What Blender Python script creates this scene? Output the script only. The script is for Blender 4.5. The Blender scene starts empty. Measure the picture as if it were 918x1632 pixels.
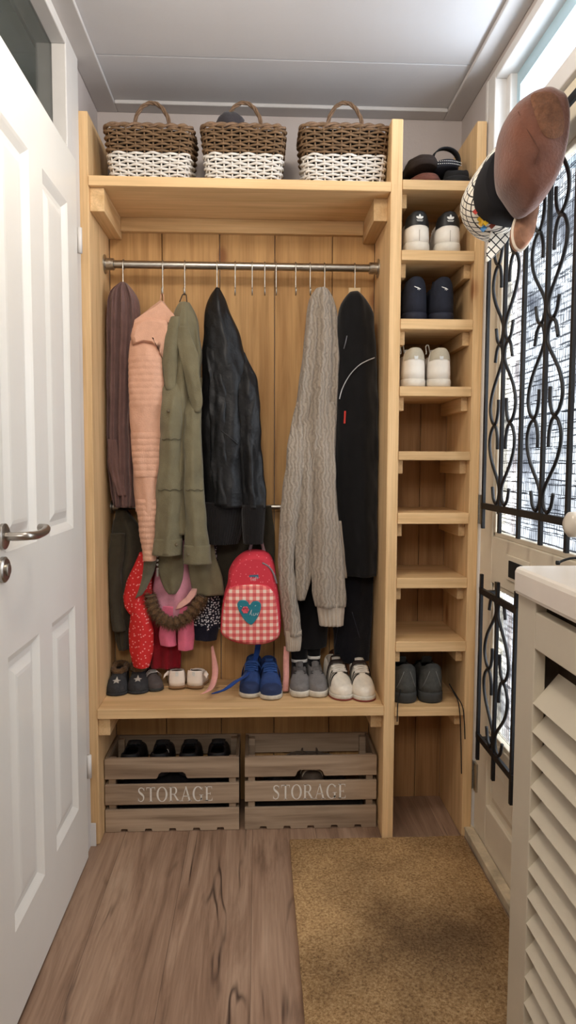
import bpy, bmesh, math, random
from mathutils import Vector, Matrix, noise
random.seed(7)
PI = math.pi
scene = bpy.context.scene
COL = scene.collection
V = Vector

# ------------------------------------------------------------------ camera
F_PX, PITCH, YAW, ROLL, EYE = 1097.0, 0.0725, 0.0445, 0.0034, 1.198
_R = V((math.cos(YAW), -math.sin(YAW), 0)); _H = V((math.sin(YAW), math.cos(YAW), 0)); _Z = V((0, 0, 1))
_F = _H * math.cos(PITCH) - _Z * math.sin(PITCH)
_U = _Z * math.cos(PITCH) + _H * math.sin(PITCH)
CR = _R * math.cos(ROLL) + _U * math.sin(ROLL)
CU = _U * math.cos(ROLL) - _R * math.sin(ROLL)
CAM = V((0, 0, EYE))

def ray(px, py):
    return _F + CR * ((px - 459.0) / F_PX) - CU * ((py - 816.0) / F_PX)
def at(px, py, Y):            # point on the plane y = Y
    d = ray(px, py); return CAM + d * (Y / d.y)
def atx(px, py, X):
    d = ray(px, py); return CAM + d * (X / d.x)
def atz(px, py, Z):
    d = ray(px, py); return CAM + d * ((Z - EYE) / d.z)

cd = bpy.data.cameras.new('camera'); co = bpy.data.objects.new('camera', cd); COL.objects.link(co)
cd.sensor_fit = 'HORIZONTAL'; cd.sensor_width = 36; cd.lens = 36 * F_PX / 918.0; cd.clip_start = 0.02
m = Matrix((CR, CU, -_F)).transposed().to_4x4(); m.translation = CAM
co.matrix_world = m
scene.camera = co

# ------------------------------------------------------------------ materials
def lin(c):
    r = []
    for k in c[:3]:
        k = k / 255.0
        r.append(k / 12.92 if k <= 0.04045 else ((k + 0.055) / 1.055) ** 2.4)
    return (r[0], r[1], r[2], 1.0)
def newmat(name):
    mt = bpy.data.materials.new(name); mt.use_nodes = True
    nt = mt.node_tree; return mt, nt, nt.nodes['Principled BSDF']
def N(nt, typ, **kw):
    n = nt.nodes.new(typ)
    for k, v in kw.items():
        if k.startswith('i_'):
            key = k[2:]
            n.inputs[int(key) if key.isdigit() else key.replace('_', ' ')].default_value = v
        else: setattr(n, k, v)
    return n
def L(nt, a, ao, b, bi): nt.links.new(a.outputs[ao], b.inputs[bi])
def ramp(nt, stops, interp='LINEAR'):
    r = nt.nodes.new('ShaderNodeValToRGB'); r.color_ramp.interpolation = interp
    el = r.color_ramp.elements
    while len(el) < len(stops): el.new(0.5)
    for e, (p, c) in zip(el, stops): e.position = p; e.color = c
    return r
def sc(c, k): return (min(1, c[0] * k), min(1, c[1] * k), min(1, c[2] * k), 1)

def pm(name, rgb, rough=0.7, var=0.12, scale=20, bump=0.0, bscale=None, metal=0.0, spec=0.4, stretch=(1, 1, 1), sheen=0.0, rnd=0.0):
    mt, nt, b = newmat(name); c = lin(rgb)
    tc = N(nt, 'ShaderNodeTexCoord'); mp = N(nt, 'ShaderNodeMapping'); mp.inputs['Scale'].default_value = stretch
    L(nt, tc, 'Object', mp, 'Vector')
    nz = N(nt, 'ShaderNodeTexNoise', i_Scale=scale, i_Detail=5.0, i_Roughness=0.6); L(nt, mp, 0, nz, 'Vector')
    r = ramp(nt, [(0.3, sc(c, 1 - var)), (0.7, sc(c, 1 + var))]); L(nt, nz, 0, r, 0)
    if rnd:
        oi = N(nt, 'ShaderNodeObjectInfo'); hsv = N(nt, 'ShaderNodeHueSaturation')
        ma = N(nt, 'ShaderNodeMath', operation='MULTIPLY_ADD', i_1=rnd, i_2=1 - rnd / 2); L(nt, oi, 'Random', ma, 0)
        L(nt, ma, 0, hsv, 'Value'); L(nt, r, 0, hsv, 'Color'); L(nt, hsv, 0, b, 'Base Color')
    else: L(nt, r, 0, b, 'Base Color')
    b.inputs['Roughness'].default_value = rough; b.inputs['Metallic'].default_value = metal
    b.inputs['Specular IOR Level'].default_value = spec
    if sheen: b.inputs['Sheen Weight'].default_value = sheen
    if bump:
        n2 = N(nt, 'ShaderNodeTexNoise', i_Scale=bscale or scale * 4, i_Detail=4.0); L(nt, mp, 0, n2, 'Vector')
        bp = N(nt, 'ShaderNodeBump', i_Strength=bump, i_Distance=0.004); L(nt, n2, 0, bp, 'Height'); L(nt, bp, 0, b, 'Normal')
    return mt

def wood(name, axis, light, dark, knot, rough=0.62, tone=0.10, knots=True):
    """sawn softwood, grain along one axis"""
    mt, nt, b = newmat(name)
    tc = N(nt, 'ShaderNodeTexCoord'); oi = N(nt, 'ShaderNodeObjectInfo')
    ml = N(nt, 'ShaderNodeMath', operation='MULTIPLY', i_1=7.3); L(nt, oi, 'Random', ml, 0)
    ad = N(nt, 'ShaderNodeVectorMath', operation='ADD'); L(nt, tc, 'Object', ad, 0); L(nt, ml, 0, ad, 1)
    st = [9.0, 9.0, 9.0]; st[axis] = 0.7
    mp = N(nt, 'ShaderNodeMapping'); mp.inputs['Scale'].default_value = st; L(nt, ad, 0, mp, 'Vector')
    n1 = N(nt, 'ShaderNodeTexNoise', i_Scale=3.2, i_Detail=6.0, i_Distortion=0.6); L(nt, mp, 0, n1, 'Vector')
    r1 = ramp(nt, [(0.3, lin(dark)), (0.55, lin(light)), (0.75, sc(lin(light), 1.08))]); L(nt, n1, 0, r1, 0)
    st2 = [60.0, 60.0, 60.0]; st2[axis] = 1.5
    mp2 = N(nt, 'ShaderNodeMapping'); mp2.inputs['Scale'].default_value = st2; L(nt, ad, 0, mp2, 'Vector')
    n2 = N(nt, 'ShaderNodeTexNoise', i_Scale=3.0, i_Detail=3.0); L(nt, mp2, 0, n2, 'Vector')
    mx = N(nt, 'ShaderNodeMix', data_type='RGBA', blend_type='MULTIPLY'); mx.inputs[0].default_value = 0.25
    r2 = ramp(nt, [(0.35, (0.55, 0.5, 0.45, 1)), (0.6, (1, 1, 1, 1))]); L(nt, n2, 0, r2, 0)
    L(nt, r1, 0, mx, 6); L(nt, r2, 0, mx, 7); out = mx
    if knots:
        st3 = [3.0, 3.0, 3.0]; st3[axis] = 1.5
        mp3 = N(nt, 'ShaderNodeMapping'); mp3.inputs['Scale'].default_value = st3; L(nt, ad, 0, mp3, 'Vector')
        vo = N(nt, 'ShaderNodeTexVoronoi', i_Scale=1.3); L(nt, mp3, 0, vo, 'Vector')
        r3 = ramp(nt, [(0.0, (1, 1, 1, 1)), (0.05, (0.75, .75, .75, 1)), (0.085, (0.15, .15, .15, 1)), (0.14, (0, 0, 0, 1))]); L(nt, vo, 'Distance', r3, 0)
        m3 = N(nt, 'ShaderNodeMix', data_type='RGBA'); L(nt, r3, 0, m3, 0); L(nt, mx, 2, m3, 6); m3.inputs[7].default_value = lin(knot); out = m3
    hs = N(nt, 'ShaderNodeHueSaturation'); ma = N(nt, 'ShaderNodeMath', operation='MULTIPLY_ADD', i_1=tone * 2, i_2=1 - tone)
    L(nt, oi, 'Random', ma, 0); L(nt, ma, 0, hs, 'Value'); L(nt, out, 2, hs, 'Color'); L(nt, hs, 0, b, 'Base Color')
    b.inputs['Roughness'].default_value = rough; b.inputs['Specular IOR Level'].default_value = 0.25
    bp = N(nt, 'ShaderNodeBump', i_Strength=0.15, i_Distance=0.002); L(nt, n2, 0, bp, 'Height'); L(nt, bp, 0, b, 'Normal')
    return mt

# ------------------------------------------------------------------ mesh builder
class MB:
    def __init__(s): s.v = []; s.f = []; s.uv = None
    def add(s, vs, fs):
        o = len(s.v); s.v += [V(p) for p in vs]; s.f += [tuple(i + o for i in f) for f in fs]; return s
    def box(s, x0, x1, y0, y1, z0, z1):
        if x0 > x1: x0, x1 = x1, x0
        if y0 > y1: y0, y1 = y1, y0
        if z0 > z1: z0, z1 = z1, z0
        return s.add([(x0,y0,z0),(x1,y0,z0),(x1,y1,z0),(x0,y1,z0),(x0,y0,z1),(x1,y0,z1),(x1,y1,z1),(x0,y1,z1)],
              [(0,3,2,1),(4,5,6,7),(0,1,5,4),(1,2,6,5),(2,3,7,6),(3,0,4,7)])
    def loft(s, rings, closed=True, cap0=True, cap1=True):
        n = len(rings[0]); vs = [p for r in rings for p in r]; fs = []
        for j in range(len(rings) - 1):
            for i in range(n if closed else n - 1):
                k = (i + 1) % n; fs.append((j*n+i, j*n+k, (j+1)*n+k, (j+1)*n+i))
        if closed and cap0: fs.append(tuple(range(n - 1, -1, -1)))
        if closed and cap1: fs.append(tuple((len(rings)-1)*n + i for i in range(n)))
        return s.add(vs, fs)
    def tube(s, pts, r, seg=8, caps=True, closed=False):
        pts = [V(p) for p in pts]; n = len(pts); rings = []; up = None
        for i, p in enumerate(pts):
            if closed: t = pts[(i+1) % n] - pts[i-1]
            else: t = pts[min(i+1, n-1)] - pts[max(i-1, 0)]
            if t.length < 1e-9: t = V((0,0,1))
            t.normalize()
            if up is None:
                up = t.orthogonal().normalized()
            else:
                up = up - t * up.dot(t)
                up = up.normalized() if up.length > 1e-6 else t.orthogonal().normalized()
            b = t.cross(up); rr = r[i] if isinstance(r, (list, tuple)) else r
            rings.append([p + (up * math.cos(a) + b * math.sin(a)) * rr for a in [2*PI*k/seg for k in range(seg)]])
        if closed: rings.append(rings[0]); caps = False
        return s.loft(rings, True, caps, caps)
    def prism(s, outline, y0, y1):        # outline = [(x,z)] extruded along y
        n = len(outline); vs = [(x, y0, z) for x, z in outline] + [(x, y1, z) for x, z in outline]
        fs = [tuple(range(n)), tuple(range(2*n-1, n-1, -1))] + [(i, n+i, n+(i+1) % n, (i+1) % n) for i in range(n)]
        return s.add(vs, fs)
    def lathe(s, prof, c, axis='z', seg=20):   # prof = [(r,h)]
        rings = []
        for r, h in prof:
            ring = []
            for k in range(seg):
                a = 2*PI*k/seg; p = (r*math.cos(a), r*math.sin(a), h)
                if axis == 'x': p = (p[2], p[0], p[1])
                if axis == 'y': p = (p[0], p[2], p[1])
                ring.append(V(c) + V(p))
            rings.append(ring)
        return s.loft(rings)
    def strip(s, path, wv, th):           # flat band along path; wv = half-width vector(s)
        path = [V(p) for p in path]; rings = []
        for i, p in enumerate(path):
            t = (path[min(i+1, len(path)-1)] - path[max(i-1, 0)]).normalized()
            w = V(wv[i]) if isinstance(wv, list) else V(wv)
            nrm = t.cross(w).normalized() * th
            rings.append([p - w - nrm, p + w - nrm, p + w + nrm, p - w + nrm])
        return s.loft(rings)

ORIGIN = {}
def obj(name, mb, mat, parent=None, smooth=False, bevel=0.0, loc=None, local=False, weld=0.0, sub=0):
    me = bpy.data.meshes.new(name)
    off = V((0, 0, 0))
    if parent is not None and not local: off = ORIGIN.get(parent.name, V((0, 0, 0)))
    if parent is None and loc is not None: off = V(loc)
    me.from_pydata([tuple(p - off) for p in mb.v], [], mb.f); me.update()
    bm = bmesh.new(); bm.from_mesh(me)
    if weld: bmesh.ops.remove_doubles(bm, verts=bm.verts, dist=weld)
    bmesh.ops.recalc_face_normals(bm, faces=bm.faces)
    bm.to_mesh(me); bm.free()
    if mat: me.materials.append(mat)
    if smooth:
        for p in me.polygons: p.use_smooth = True
    o = bpy.data.objects.new(name, me); COL.objects.link(o)
    if parent is not None:
        o.parent = parent
        ORIGIN[o.name] = off if not local else V((0, 0, 0))
    elif loc is not None: o.location = off; ORIGIN[o.name] = off
    if bevel:
        bv = o.modifiers.new('bevel', 'BEVEL'); bv.width = bevel; bv.segments = 2; bv.limit_method = 'ANGLE'
    if sub:
        sm = o.modifiers.new('sub', 'SUBSURF'); sm.levels = sub; sm.render_levels = sub
    return o
def tag(o, label, cat, group=None, kind=None):
    if label: o['label'] = label
    if cat: o['category'] = cat
    if group: o['group'] = group
    if kind: o['kind'] = kind
    return o
def thing(name, label, cat, loc=(0, 0, 0), rz=0.0, group=None):
    o = bpy.data.objects.new(name, None); COL.objects.link(o); o.empty_display_size = 0.05
    o.location = loc; o.rotation_euler = (0, 0, rz); ORIGIN[o.name] = V(loc)
    return tag(o, label, cat, group)
def struct(name, mb, mat, parent=None, **kw):
    o = obj(name, mb, mat, parent, **kw)
    if parent is None: o['kind'] = 'structure'
    return o
def lab(o, text): o['label'] = text; return o

def catmull(pts, n=8, closed=False):
    pts = [V(p) for p in pts]; out = []; m_ = len(pts)
    rng = range(m_ if closed else m_ - 1)
    for i in rng:
        g = lambda k: pts[k % m_] if closed else pts[max(0, min(m_-1, k))]
        p0, p1, p2, p3 = g(i-1), g(i), g(i+1), g(i+2)
        for k in range(n):
            t = k / n
            out.append(0.5*((2*p1) + (p2-p0)*t + (2*p0-5*p1+4*p2-p3)*t*t + (3*p1-p0-3*p2+p3)*t*t*t))
    if not closed: out.append(pts[-1])
    return out
def outline2(pts, n=6):                  # smooth closed 2-D outline
    return [(p.x, p.y) for p in catmull([(a, b, 0) for a, b in pts], n, True)]
def puff(mb, outline, yf, yb, rnd=0.3, bulge=0.0, nr=6, tilt=0.0):
    """cushion-like solid: closed XZ outline at the middle, rounded towards front (yf) and back (yb)"""
    cx = sum(p[0] for p in outline)/len(outline); cz = sum(p[1] for p in outline)/len(outline)
    ym = (yf+yb)/2; hd = abs(yb-yf)/2; sg = 1 if yb > yf else -1; rings = []
    ks = [-1 + 2*i/(2*nr) for i in range(2*nr+1)]
    for k in ks:
        a = k * PI/2
        s_ = 1 - rnd*(1-math.cos(a)); y = ym + sg*hd*math.sin(a)
        rings.append([V((cx+(x-cx)*s_, y + tilt*(z-cz), cz+(z-cz)*s_)) for x, z in outline])
    n = len(outline); mb.loft(rings, True, False, False); o = len(mb.v)
    for rg, sgn in ((rings[0], -1), (rings[-1], 1)):
        prev = rg; b0 = len(mb.v)
        lv = [rg]
        for q in (0.7, 0.4, 0.15):
            lv.append([V((cx+(p.x-cx)*q, p.y + sg*sgn*bulge*(1-q*q), cz+(p.z-cz)*q)) for p in rg])
        mb.loft(lv, True, False, True)
    return mb
def px_outline(pts, Y):
    r = []
    for x, y in pts:
        p = at(x, y, Y); r.append((p.x, p.z))
    return r

def drape(mb, rows, Y, b=0.04, nt=64, nz=80, folds=((5, .010, 0, 1),), grow=0.3, rib=None, seed=0, wr=0.006, sharp=0.85, smoothn=3, edge=0.0, tt=0.0):
    """hanging cloth body: rows = [(py, xl, xr[, dy[, bscale]])] measured on the plane y = Y"""
    rows = [tuple(r) + (0.0, 1.0)[len(r)-3:] for r in rows]
    y0, y1 = rows[0][0], rows[-1][0]; S = []
    for j in range(nz):
        y = y0 + (y1-y0)*j/(nz-1)
        for a_, b_ in zip(rows, rows[1:]):
            if a_[0] <= y <= b_[0] + 1e-6:
                t = (y-a_[0])/max(1e-6, b_[0]-a_[0]); S.append([a_[k] + (b_[k]-a_[k])*t for k in range(5)]); break
    for _ in range(smoothn):
        S = [S[0]] + [[S[j][0]] + [(S[j-1][k]+2*S[j][k]+S[j+1][k])/4 for k in range(1, 5)] for j in range(1, nz-1)] + [S[-1]]
    rings = []
    for j, (py, xl, xr, dy, bs) in enumerate(S):
        v = j/(nz-1); Yc = Y+dy
        pl, pr = at(xl, py, Yc), at(xr, py, Yc); cx = (pl.x+pr.x)/2; a = abs(pr.x-pl.x)/2; z = (pl.z+pr.z)/2; tz = (pr.z-pl.z)/2
        g = min(1.0, grow + (1-grow)*v*1.4); ring = []
        bb = b*bs*min(1.0, 0.35 + a/0.05)
        if tt and v < tt:
            k_ = v/tt; k_ = k_*k_*(3-2*k_); bb *= .25+.75*k_; Yc += (1-k_)*(b*.75)
        for i in range(nt):
            th = 2*PI*i/nt; c, s_ = math.cos(th), math.sin(th)
            u = math.copysign(abs(c)**sharp, c); w = math.copysign(abs(s_)**0.9, s_)
            f = 0.0
            for k, am, ph, dr in folds:
                q = math.sin(k*u*PI/2 + ph + dr*v*3 + (0 if w < 0 else 1.3)); f += am*(q if q < 0 else q**1.0)
            f *= g*(0.25+0.75*abs(s_))*min(1.0, a/0.05)
            nzv = noise.noise(V((cx*9+u*a*22, z*9, seed*3.1+(0 if w < 0 else 5)))) * wr + noise.noise(V((u*a*60, z*26, seed+9.7))) * wr*0.45
            yy = Yc + bb*w + (-f if w < 0 else f) + (-nzv if w < 0 else nzv)
            xx = cx + a*u*(1 + edge*math.sin(v*23+seed)) + noise.noise(V((z*14, seed, c*2)))*wr*0.6*abs(c)
            if rib and rib[0] <= py <= rib[1]:
                rr = rib[3]*abs(math.sin(PI*(py-rib[0])/rib[2]))
                yy += -rr if w < 0 else 0; xx += rr*0.5*c
            ring.append(V((min(max(xx, -.489), .393), min(yy, 2.337), z + tz*u)))
        rings.append(ring)
    return mb.loft(rings)
# ------------------------------------------------------------------ shared materials
PX = wood('pine_along_x', 0, (220, 184, 136), (202, 164, 115), (150, 96, 56))
PY = wood('pine_along_y', 1, (216, 182, 136), (199, 162, 114), (150, 96, 56))
PZ = wood('pine_along_z', 2, (220, 185, 138), (203, 166, 119), (150, 96, 56))
PBACK = wood('pine_planks', 2, (204, 160, 106), (178, 134, 84), (130, 78, 44), tone=0.14)
PSHADE = wood('shaded_pine_planks', 2, (160, 122, 82), (128, 94, 60), (90, 58, 36), tone=0.12)  # same pine, with the shade inside the shoe column put into its colour
CRATE = wood('weathered_crate_wood', 0, (172, 150, 127), (134, 113, 93), (70, 54, 42), rough=0.8, tone=0.12)
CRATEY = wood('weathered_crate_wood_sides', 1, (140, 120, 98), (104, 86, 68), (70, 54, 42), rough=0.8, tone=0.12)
WALLM = pm('painted_wall', (188, 178, 174), 0.9, 0.03, 6, 0.15, 90)
CEILM = pm('ceiling_paint', (205, 203, 204), 0.9, 0.02, 4, 0.08, 120)
TRIMM = pm('ceiling_trim_paint', (196, 192, 190), 0.7, 0.03, 8)
WHITE = pm('white_gloss_paint', (228, 224, 216), 0.35, 0.015, 6, 0.03, 30)
CREAM = pm('cream_paint', (222, 210, 188), 0.5, 0.03, 8, 0.05, 60)
FRAMEW = pm('white_frame_paint', (214, 210, 206), 0.5, 0.03, 10)
STEEL = pm('galvanised_steel', (176, 172, 164), 0.34, 0.12, 40, metal=1.0)
BRUSHED = pm('brushed_steel', (172, 166, 158), 0.3, 0.05, 60, metal=1.0)
IRON = pm('black_wrought_iron', (14, 14, 17), 0.45, 0.2, 50, 0.1)
BLACK = pm('black_plastic', (15, 15, 16), 0.5, 0.1, 30)
DARKIN = pm('dark_recess', (20, 17, 15), 0.9, 0.1, 10)

XL, XR, YB, YF, ZC = -0.530, 0.692, 2.395, -1.3, 2.365

# ------------------------------------------------------------------ floor
def floor_mat():
    mt, nt, b = newmat('laminate_floor')
    tc = N(nt, 'ShaderNodeTexCoord'); sx = N(nt, 'ShaderNodeSeparateXYZ'); L(nt, tc, 'Object', sx, 0)
    W = 0.205
    dv = N(nt, 'ShaderNodeMath', operation='MULTIPLY_ADD', i_1=1/W, i_2=10.08); L(nt, sx, 'X', dv, 0)
    fl = N(nt, 'ShaderNodeMath', operation='FLOOR'); L(nt, dv, 0, fl, 0)
    fr = N(nt, 'ShaderNodeMath', operation='FRACT'); L(nt, dv, 0, fr, 0)
    wn = N(nt, 'ShaderNodeTexWhiteNoise', noise_dimensions='1D'); L(nt, fl, 0, wn, 'W')
    cmb = N(nt, 'ShaderNodeCombineXYZ'); mu = N(nt, 'ShaderNodeMath', operation='MULTIPLY', i_1=9.0); L(nt, wn, 0, mu, 0)
    ay = N(nt, 'ShaderNodeMath', operation='ADD'); L(nt, sx, 'Y', ay, 0); L(nt, mu, 0, ay, 1)
    L(nt, sx, 'X', cmb, 0); L(nt, ay, 0, cmb, 1); L(nt, mu, 0, cmb, 2)
    mp = N(nt, 'ShaderNodeMapping'); mp.inputs['Scale'].default_value = (11, 1.1, 1); L(nt, cmb, 0, mp, 0)
    n1 = N(nt, 'ShaderNodeTexNoise', i_Scale=1.6, i_Detail=7.0, i_Roughness=0.62, i_Distortion=0.8); L(nt, mp, 0, n1, 'Vector')
    r1 = ramp(nt, [(0.28, lin((104, 78, 60))), (0.45, lin((146, 114, 90))), (0.62, lin((168, 136, 110))), (0.8, lin((180, 152, 126)))]); L(nt, n1, 0, r1, 0)
    mpb = N(nt, 'ShaderNodeMapping'); mpb.inputs['Scale'].default_value = (90, 3, 1); L(nt, cmb, 0, mpb, 0)
    n2 = N(nt, 'ShaderNodeTexNoise', i_Scale=2.0, i_Detail=3.0); L(nt, mpb, 0, n2, 'Vector')
    r2 = ramp(nt, [(0.3, (.7, .68, .66, 1)), (0.6, (1, 1, 1, 1))]); L(nt, n2, 0, r2, 0)
    m1 = N(nt, 'ShaderNodeMix', data_type='RGBA', blend_type='MULTIPLY'); m1.inputs[0].default_value = 0.6; L(nt, r1, 0, m1, 6); L(nt, r2, 0, m1, 7)
    # dark splits along the grain
    mpc = N(nt, 'ShaderNodeMapping'); mpc.inputs['Scale'].default_value = (8, 0.9, 1); L(nt, cmb, 0, mpc, 0)
    n3 = N(nt, 'ShaderNodeTexNoise', i_Scale=1.3, i_Detail=3.0, i_Distortion=0.35); L(nt, mpc, 0, n3, 'Vector')
    sb = N(nt, 'ShaderNodeMath', operation='SUBTRACT', i_1=0.5); L(nt, n3, 0, sb, 0); ab = N(nt, 'ShaderNodeMath', operation='ABSOLUTE'); L(nt, sb, 0, ab, 0)
    r3 = ramp(nt, [(0.0, (1, 1, 1, 1)), (0.008, (.7, .7, .7, 1)), (0.022, (0, 0, 0, 1))]); L(nt, ab, 0, r3, 0)
    mpd = N(nt, 'ShaderNodeMapping'); mpd.inputs['Scale'].default_value = (5, 2.2, 1); L(nt, cmb, 0, mpd, 0)
    n4 = N(nt, 'ShaderNodeTexNoise', i_Scale=1.5, i_Detail=2.0); L(nt, mpd, 0, n4, 'Vector')
    r4 = ramp(nt, [(0.52, (0, 0, 0, 1)), (0.66, (1, 1, 1, 1))]); L(nt, n4, 0, r4, 0)
    mm = N(nt, 'ShaderNodeMath', operation='MULTIPLY'); L(nt, r3, 0, mm, 0); L(nt, r4, 0, mm, 1)
    m2 = N(nt, 'ShaderNodeMix', data_type='RGBA'); L(nt, mm, 0, m2, 0); L(nt, m1, 2, m2, 6); m2.inputs[7].default_value = lin((52, 36, 30))
    # seams
    s1 = N(nt, 'ShaderNodeMath', operation='LESS_THAN', i_1=0.008); L(nt, fr, 0, s1, 0)
    s2 = N(nt, 'ShaderNodeMath', operation='MULTIPLY', i_1=0.55); L(nt, s1, 0, s2, 0)
    m3 = N(nt, 'ShaderNodeMix', data_type='RGBA'); L(nt, s2, 0, m3, 0); L(nt, m2, 2, m3, 6); m3.inputs[7].default_value = lin((60, 44, 36))
    tn = N(nt, 'ShaderNodeMath', operation='MULTIPLY_ADD', i_1=0.22, i_2=0.89); L(nt, wn, 0, tn, 0)
    hs = N(nt, 'ShaderNodeHueSaturation', i_Saturation=0.92); L(nt, tn, 0, hs, 'Value'); L(nt, m3, 2, hs, 'Color'); L(nt, hs, 0, b, 'Base Color')
    b.inputs['Roughness'].default_value = 0.42; b.inputs['Specular IOR Level'].default_value = 0.3
    bp = N(nt, 'ShaderNodeBump', i_Strength=0.2, i_Distance=0.002, invert=True); L(nt, mm, 0, bp, 'Height'); L(nt, bp, 0, b, 'Normal')
    return mt
struct('floor', MB().box(XL-.02, XR+.02, YF-.02, YB+.02, -0.05, 0), floor_mat())

# ------------------------------------------------------------------ ceiling with border trim
yj = atz(459, 96, ZC).y
cm = MB().box(XL-.1, XR+.1, YF-.05, yj-.0015, ZC, ZC+.05).box(XL-.1, XR+.1, yj+.0015, YB+.05, ZC, ZC+.05)
struct('ceiling', cm, CEILM, bevel=0.002)
struct('trim_1', MB().box(XL, -.462, YF, YB, ZC-.013, ZC-.0005), TRIMM, bevel=.003)
struct('trim_2', MB().box(.628, XR, YF, YB, ZC-.013, ZC-.0005), TRIMM, bevel=.003)
struct('trim_3', MB().box(-.462, .628, YB-.06, YB, ZC-.013, ZC-.0005), TRIMM, bevel=.003)

# ------------------------------------------------------------------ walls
yLf = atx(118, 150, XL).y           # far edge of the left frame
yRf = atx(777, 150, XR).y           # far edge of the front-door frame
struct('wall_back', MB().box(XL-.1, XR+.1, YB, YB+.08, -.02, ZC+.03), WALLM)
zLt = atx(117, 62, XL).z            # top of the left transom frame
struct('wall_left', MB().box(XL-.10, XL, yLf, YB, 0, ZC).box(XL-.10, XL, YF, 1.08, 0, ZC).box(XL-.10, XL, 1.08, yLf, zLt, ZC), WALLM)
DNEAR = 1.17
zRt = 2.335
struct('wall_right', MB().box(XR, XR+.12, yRf, YB, 0, ZC).box(XR, XR+.12, YF, DNEAR-.06, 0, ZC).box(XR, XR+.12, DNEAR-.06, yRf, zRt, ZC), WALLM)
struct('wall_front', MB().box(XL-.1, XR+.1, YF-.08, YF, 0, ZC), pm('front_wall_paint', (200, 192, 182), .9, .03))

# left transom: frame, pane, and a landing whose dimness is in its wall colour
ya = atx(99, 150, XL).y
zr = atx(99, 73, XL).z
fw = MB().box(XL-.07, XL+.012, ya, yLf, 0, zLt).box(XL-.07, XL+.012, 1.08, ya, zr, zLt).box(XL-.07, XL+.012, 1.08, 1.13, 0, zr).box(XL-.07, XL-.02, 1.13, ya, 1.98, 2.035)
w1 = struct('window_1', fw, FRAMEW, bevel=.003)
gm, nt, b = newmat('dim_transom_glass')
b.inputs['Base Color'].default_value = lin((60, 66, 60)); b.inputs['Roughness'].default_value = .08; b.inputs['Alpha'].default_value = 0.5; b.inputs['Specular IOR Level'].default_value = .5
struct('pane', MB().box(XL-.03, XL-.026, 1.13, ya, 2.03, zr), gm, w1)
hall = pm('landing_dimness', (64, 64, 57), .9, .1, 3)
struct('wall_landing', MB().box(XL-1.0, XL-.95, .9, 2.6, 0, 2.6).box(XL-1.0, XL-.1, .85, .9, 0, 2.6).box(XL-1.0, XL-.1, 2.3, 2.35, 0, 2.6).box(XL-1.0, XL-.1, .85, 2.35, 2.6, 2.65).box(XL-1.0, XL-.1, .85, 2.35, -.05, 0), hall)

# ------------------------------------------------------------------ panelled inner door (left)
XD = -0.507
yh = 2.012; yn = 1.17; ztop = 2.035; zbot = 0.012
def panel_door(mb, X0, sgn, ys, zs, y0, y1, z0, z1, d=.012):
    """face at X0 (sgn=+1 faces +X); panels = product of ys and zs ranges"""
    xb = X0 - sgn*.038
    mb.box(xb, X0-sgn*(d+.004), y0, y1, z0, z1)
    ye = [y0] + [q for p in sorted(ys) for q in p] + [y1]
    for k in range(0, len(ye), 2): mb.box(X0-sgn*(d+.006), X0, ye[k], ye[k+1], z0, z1)
    for p in ys:
        ze = [z0] + [q for r in sorted(zs) for q in r] + [z1]
        for k in range(0, len(ze), 2): mb.box(X0-sgn*(d+.006), X0, p[0], p[1], ze[k], ze[k+1])
        for r in zs:
            rings = []
            for ins, dep in ((0, 0), (.006, .003), (.020, d), (.032, d), (.052, .004), (.06, .003)):
                x = X0 - sgn*dep
                rings.append([V((x, p[0]+ins, r[0]+ins)), V((x, p[1]-ins, r[0]+ins)), V((x, p[1]-ins, r[1]-ins)), V((x, p[0]+ins, r[1]-ins))])
            mb.loft(rings, True, False, True)
c1 = (atx(85, 1100, XD).y, atx(122, 1100, XD).y); c2 = (atx(14, 1100, XD).y, atx(65, 1100, XD).y)
zlo = (atx(87, 1365, XD).z, atx(87, 990, XD).z); zhi = (atx(86, 853, XD).z, atx(76, 280, XD).z)
print('door panels', c1, c2, zlo, zhi, 'yLf', yLf, 'yRf', yRf, 'ya', ya, zr, zLt)
md = MB(); panel_door(md, XD, 1, [c2, c1], [zlo, zhi], yn, yh, zbot, ztop)
d1 = struct('door_1', md, WHITE)
hp = atx(3, 855, XD); hz = hp.z; hy = hp.y
hb = MB().lathe([(.0, .0), (.026, 0), (.026, .007), (.022, .009), (0.0, .009)], (XD, hy, hz), 'x', 28)
ho = struct('door_handle', hb, BRUSHED, d1, smooth=True); ho['label'] = 'brushed steel lever handle'
for md_ in (ho.modifiers.new('e', 'EDGE_SPLIT'),): md_.split_angle = .6
xe = XD + .052
yend = atx(80, 850, xe).y
lev = catmull([(XD+.005, hy, hz), (XD+.035, hy, hz), (XD+.050, hy+.012, hz), (xe+.002, hy+.05, hz-.002), (xe, hy+(yend-hy)*.75, hz), (xe-.006, hy+(yend-hy)*.93, hz+.004), (xe-.022, yend, hz+.004)], 8)
struct('lever', MB().tube(lev, .0088, 12), BRUSHED, ho, smooth=True)
lp = atx(3, 908, XD)
lk = struct('lock_rosette', MB().lathe([(0, 0), (.026, 0), (.026, .007), (.022, .010), (0, .010)], (XD, lp.y, lp.z), 'x', 28), BRUSHED, d1, smooth=True)
lk.modifiers.new('e', 'EDGE_SPLIT').split_angle = .6
struct('lock_cylinder', MB().lathe([(0, .009), (.0125, .009), (.0125, .014), (.010, .015), (0, .015)], (XD, lp.y+.001, lp.z), 'x', 20).box(XD+.0152, XD+.0158, lp.y-.006, lp.y+.008, lp.z-.001, lp.z+.001), STEEL, lk)
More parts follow.
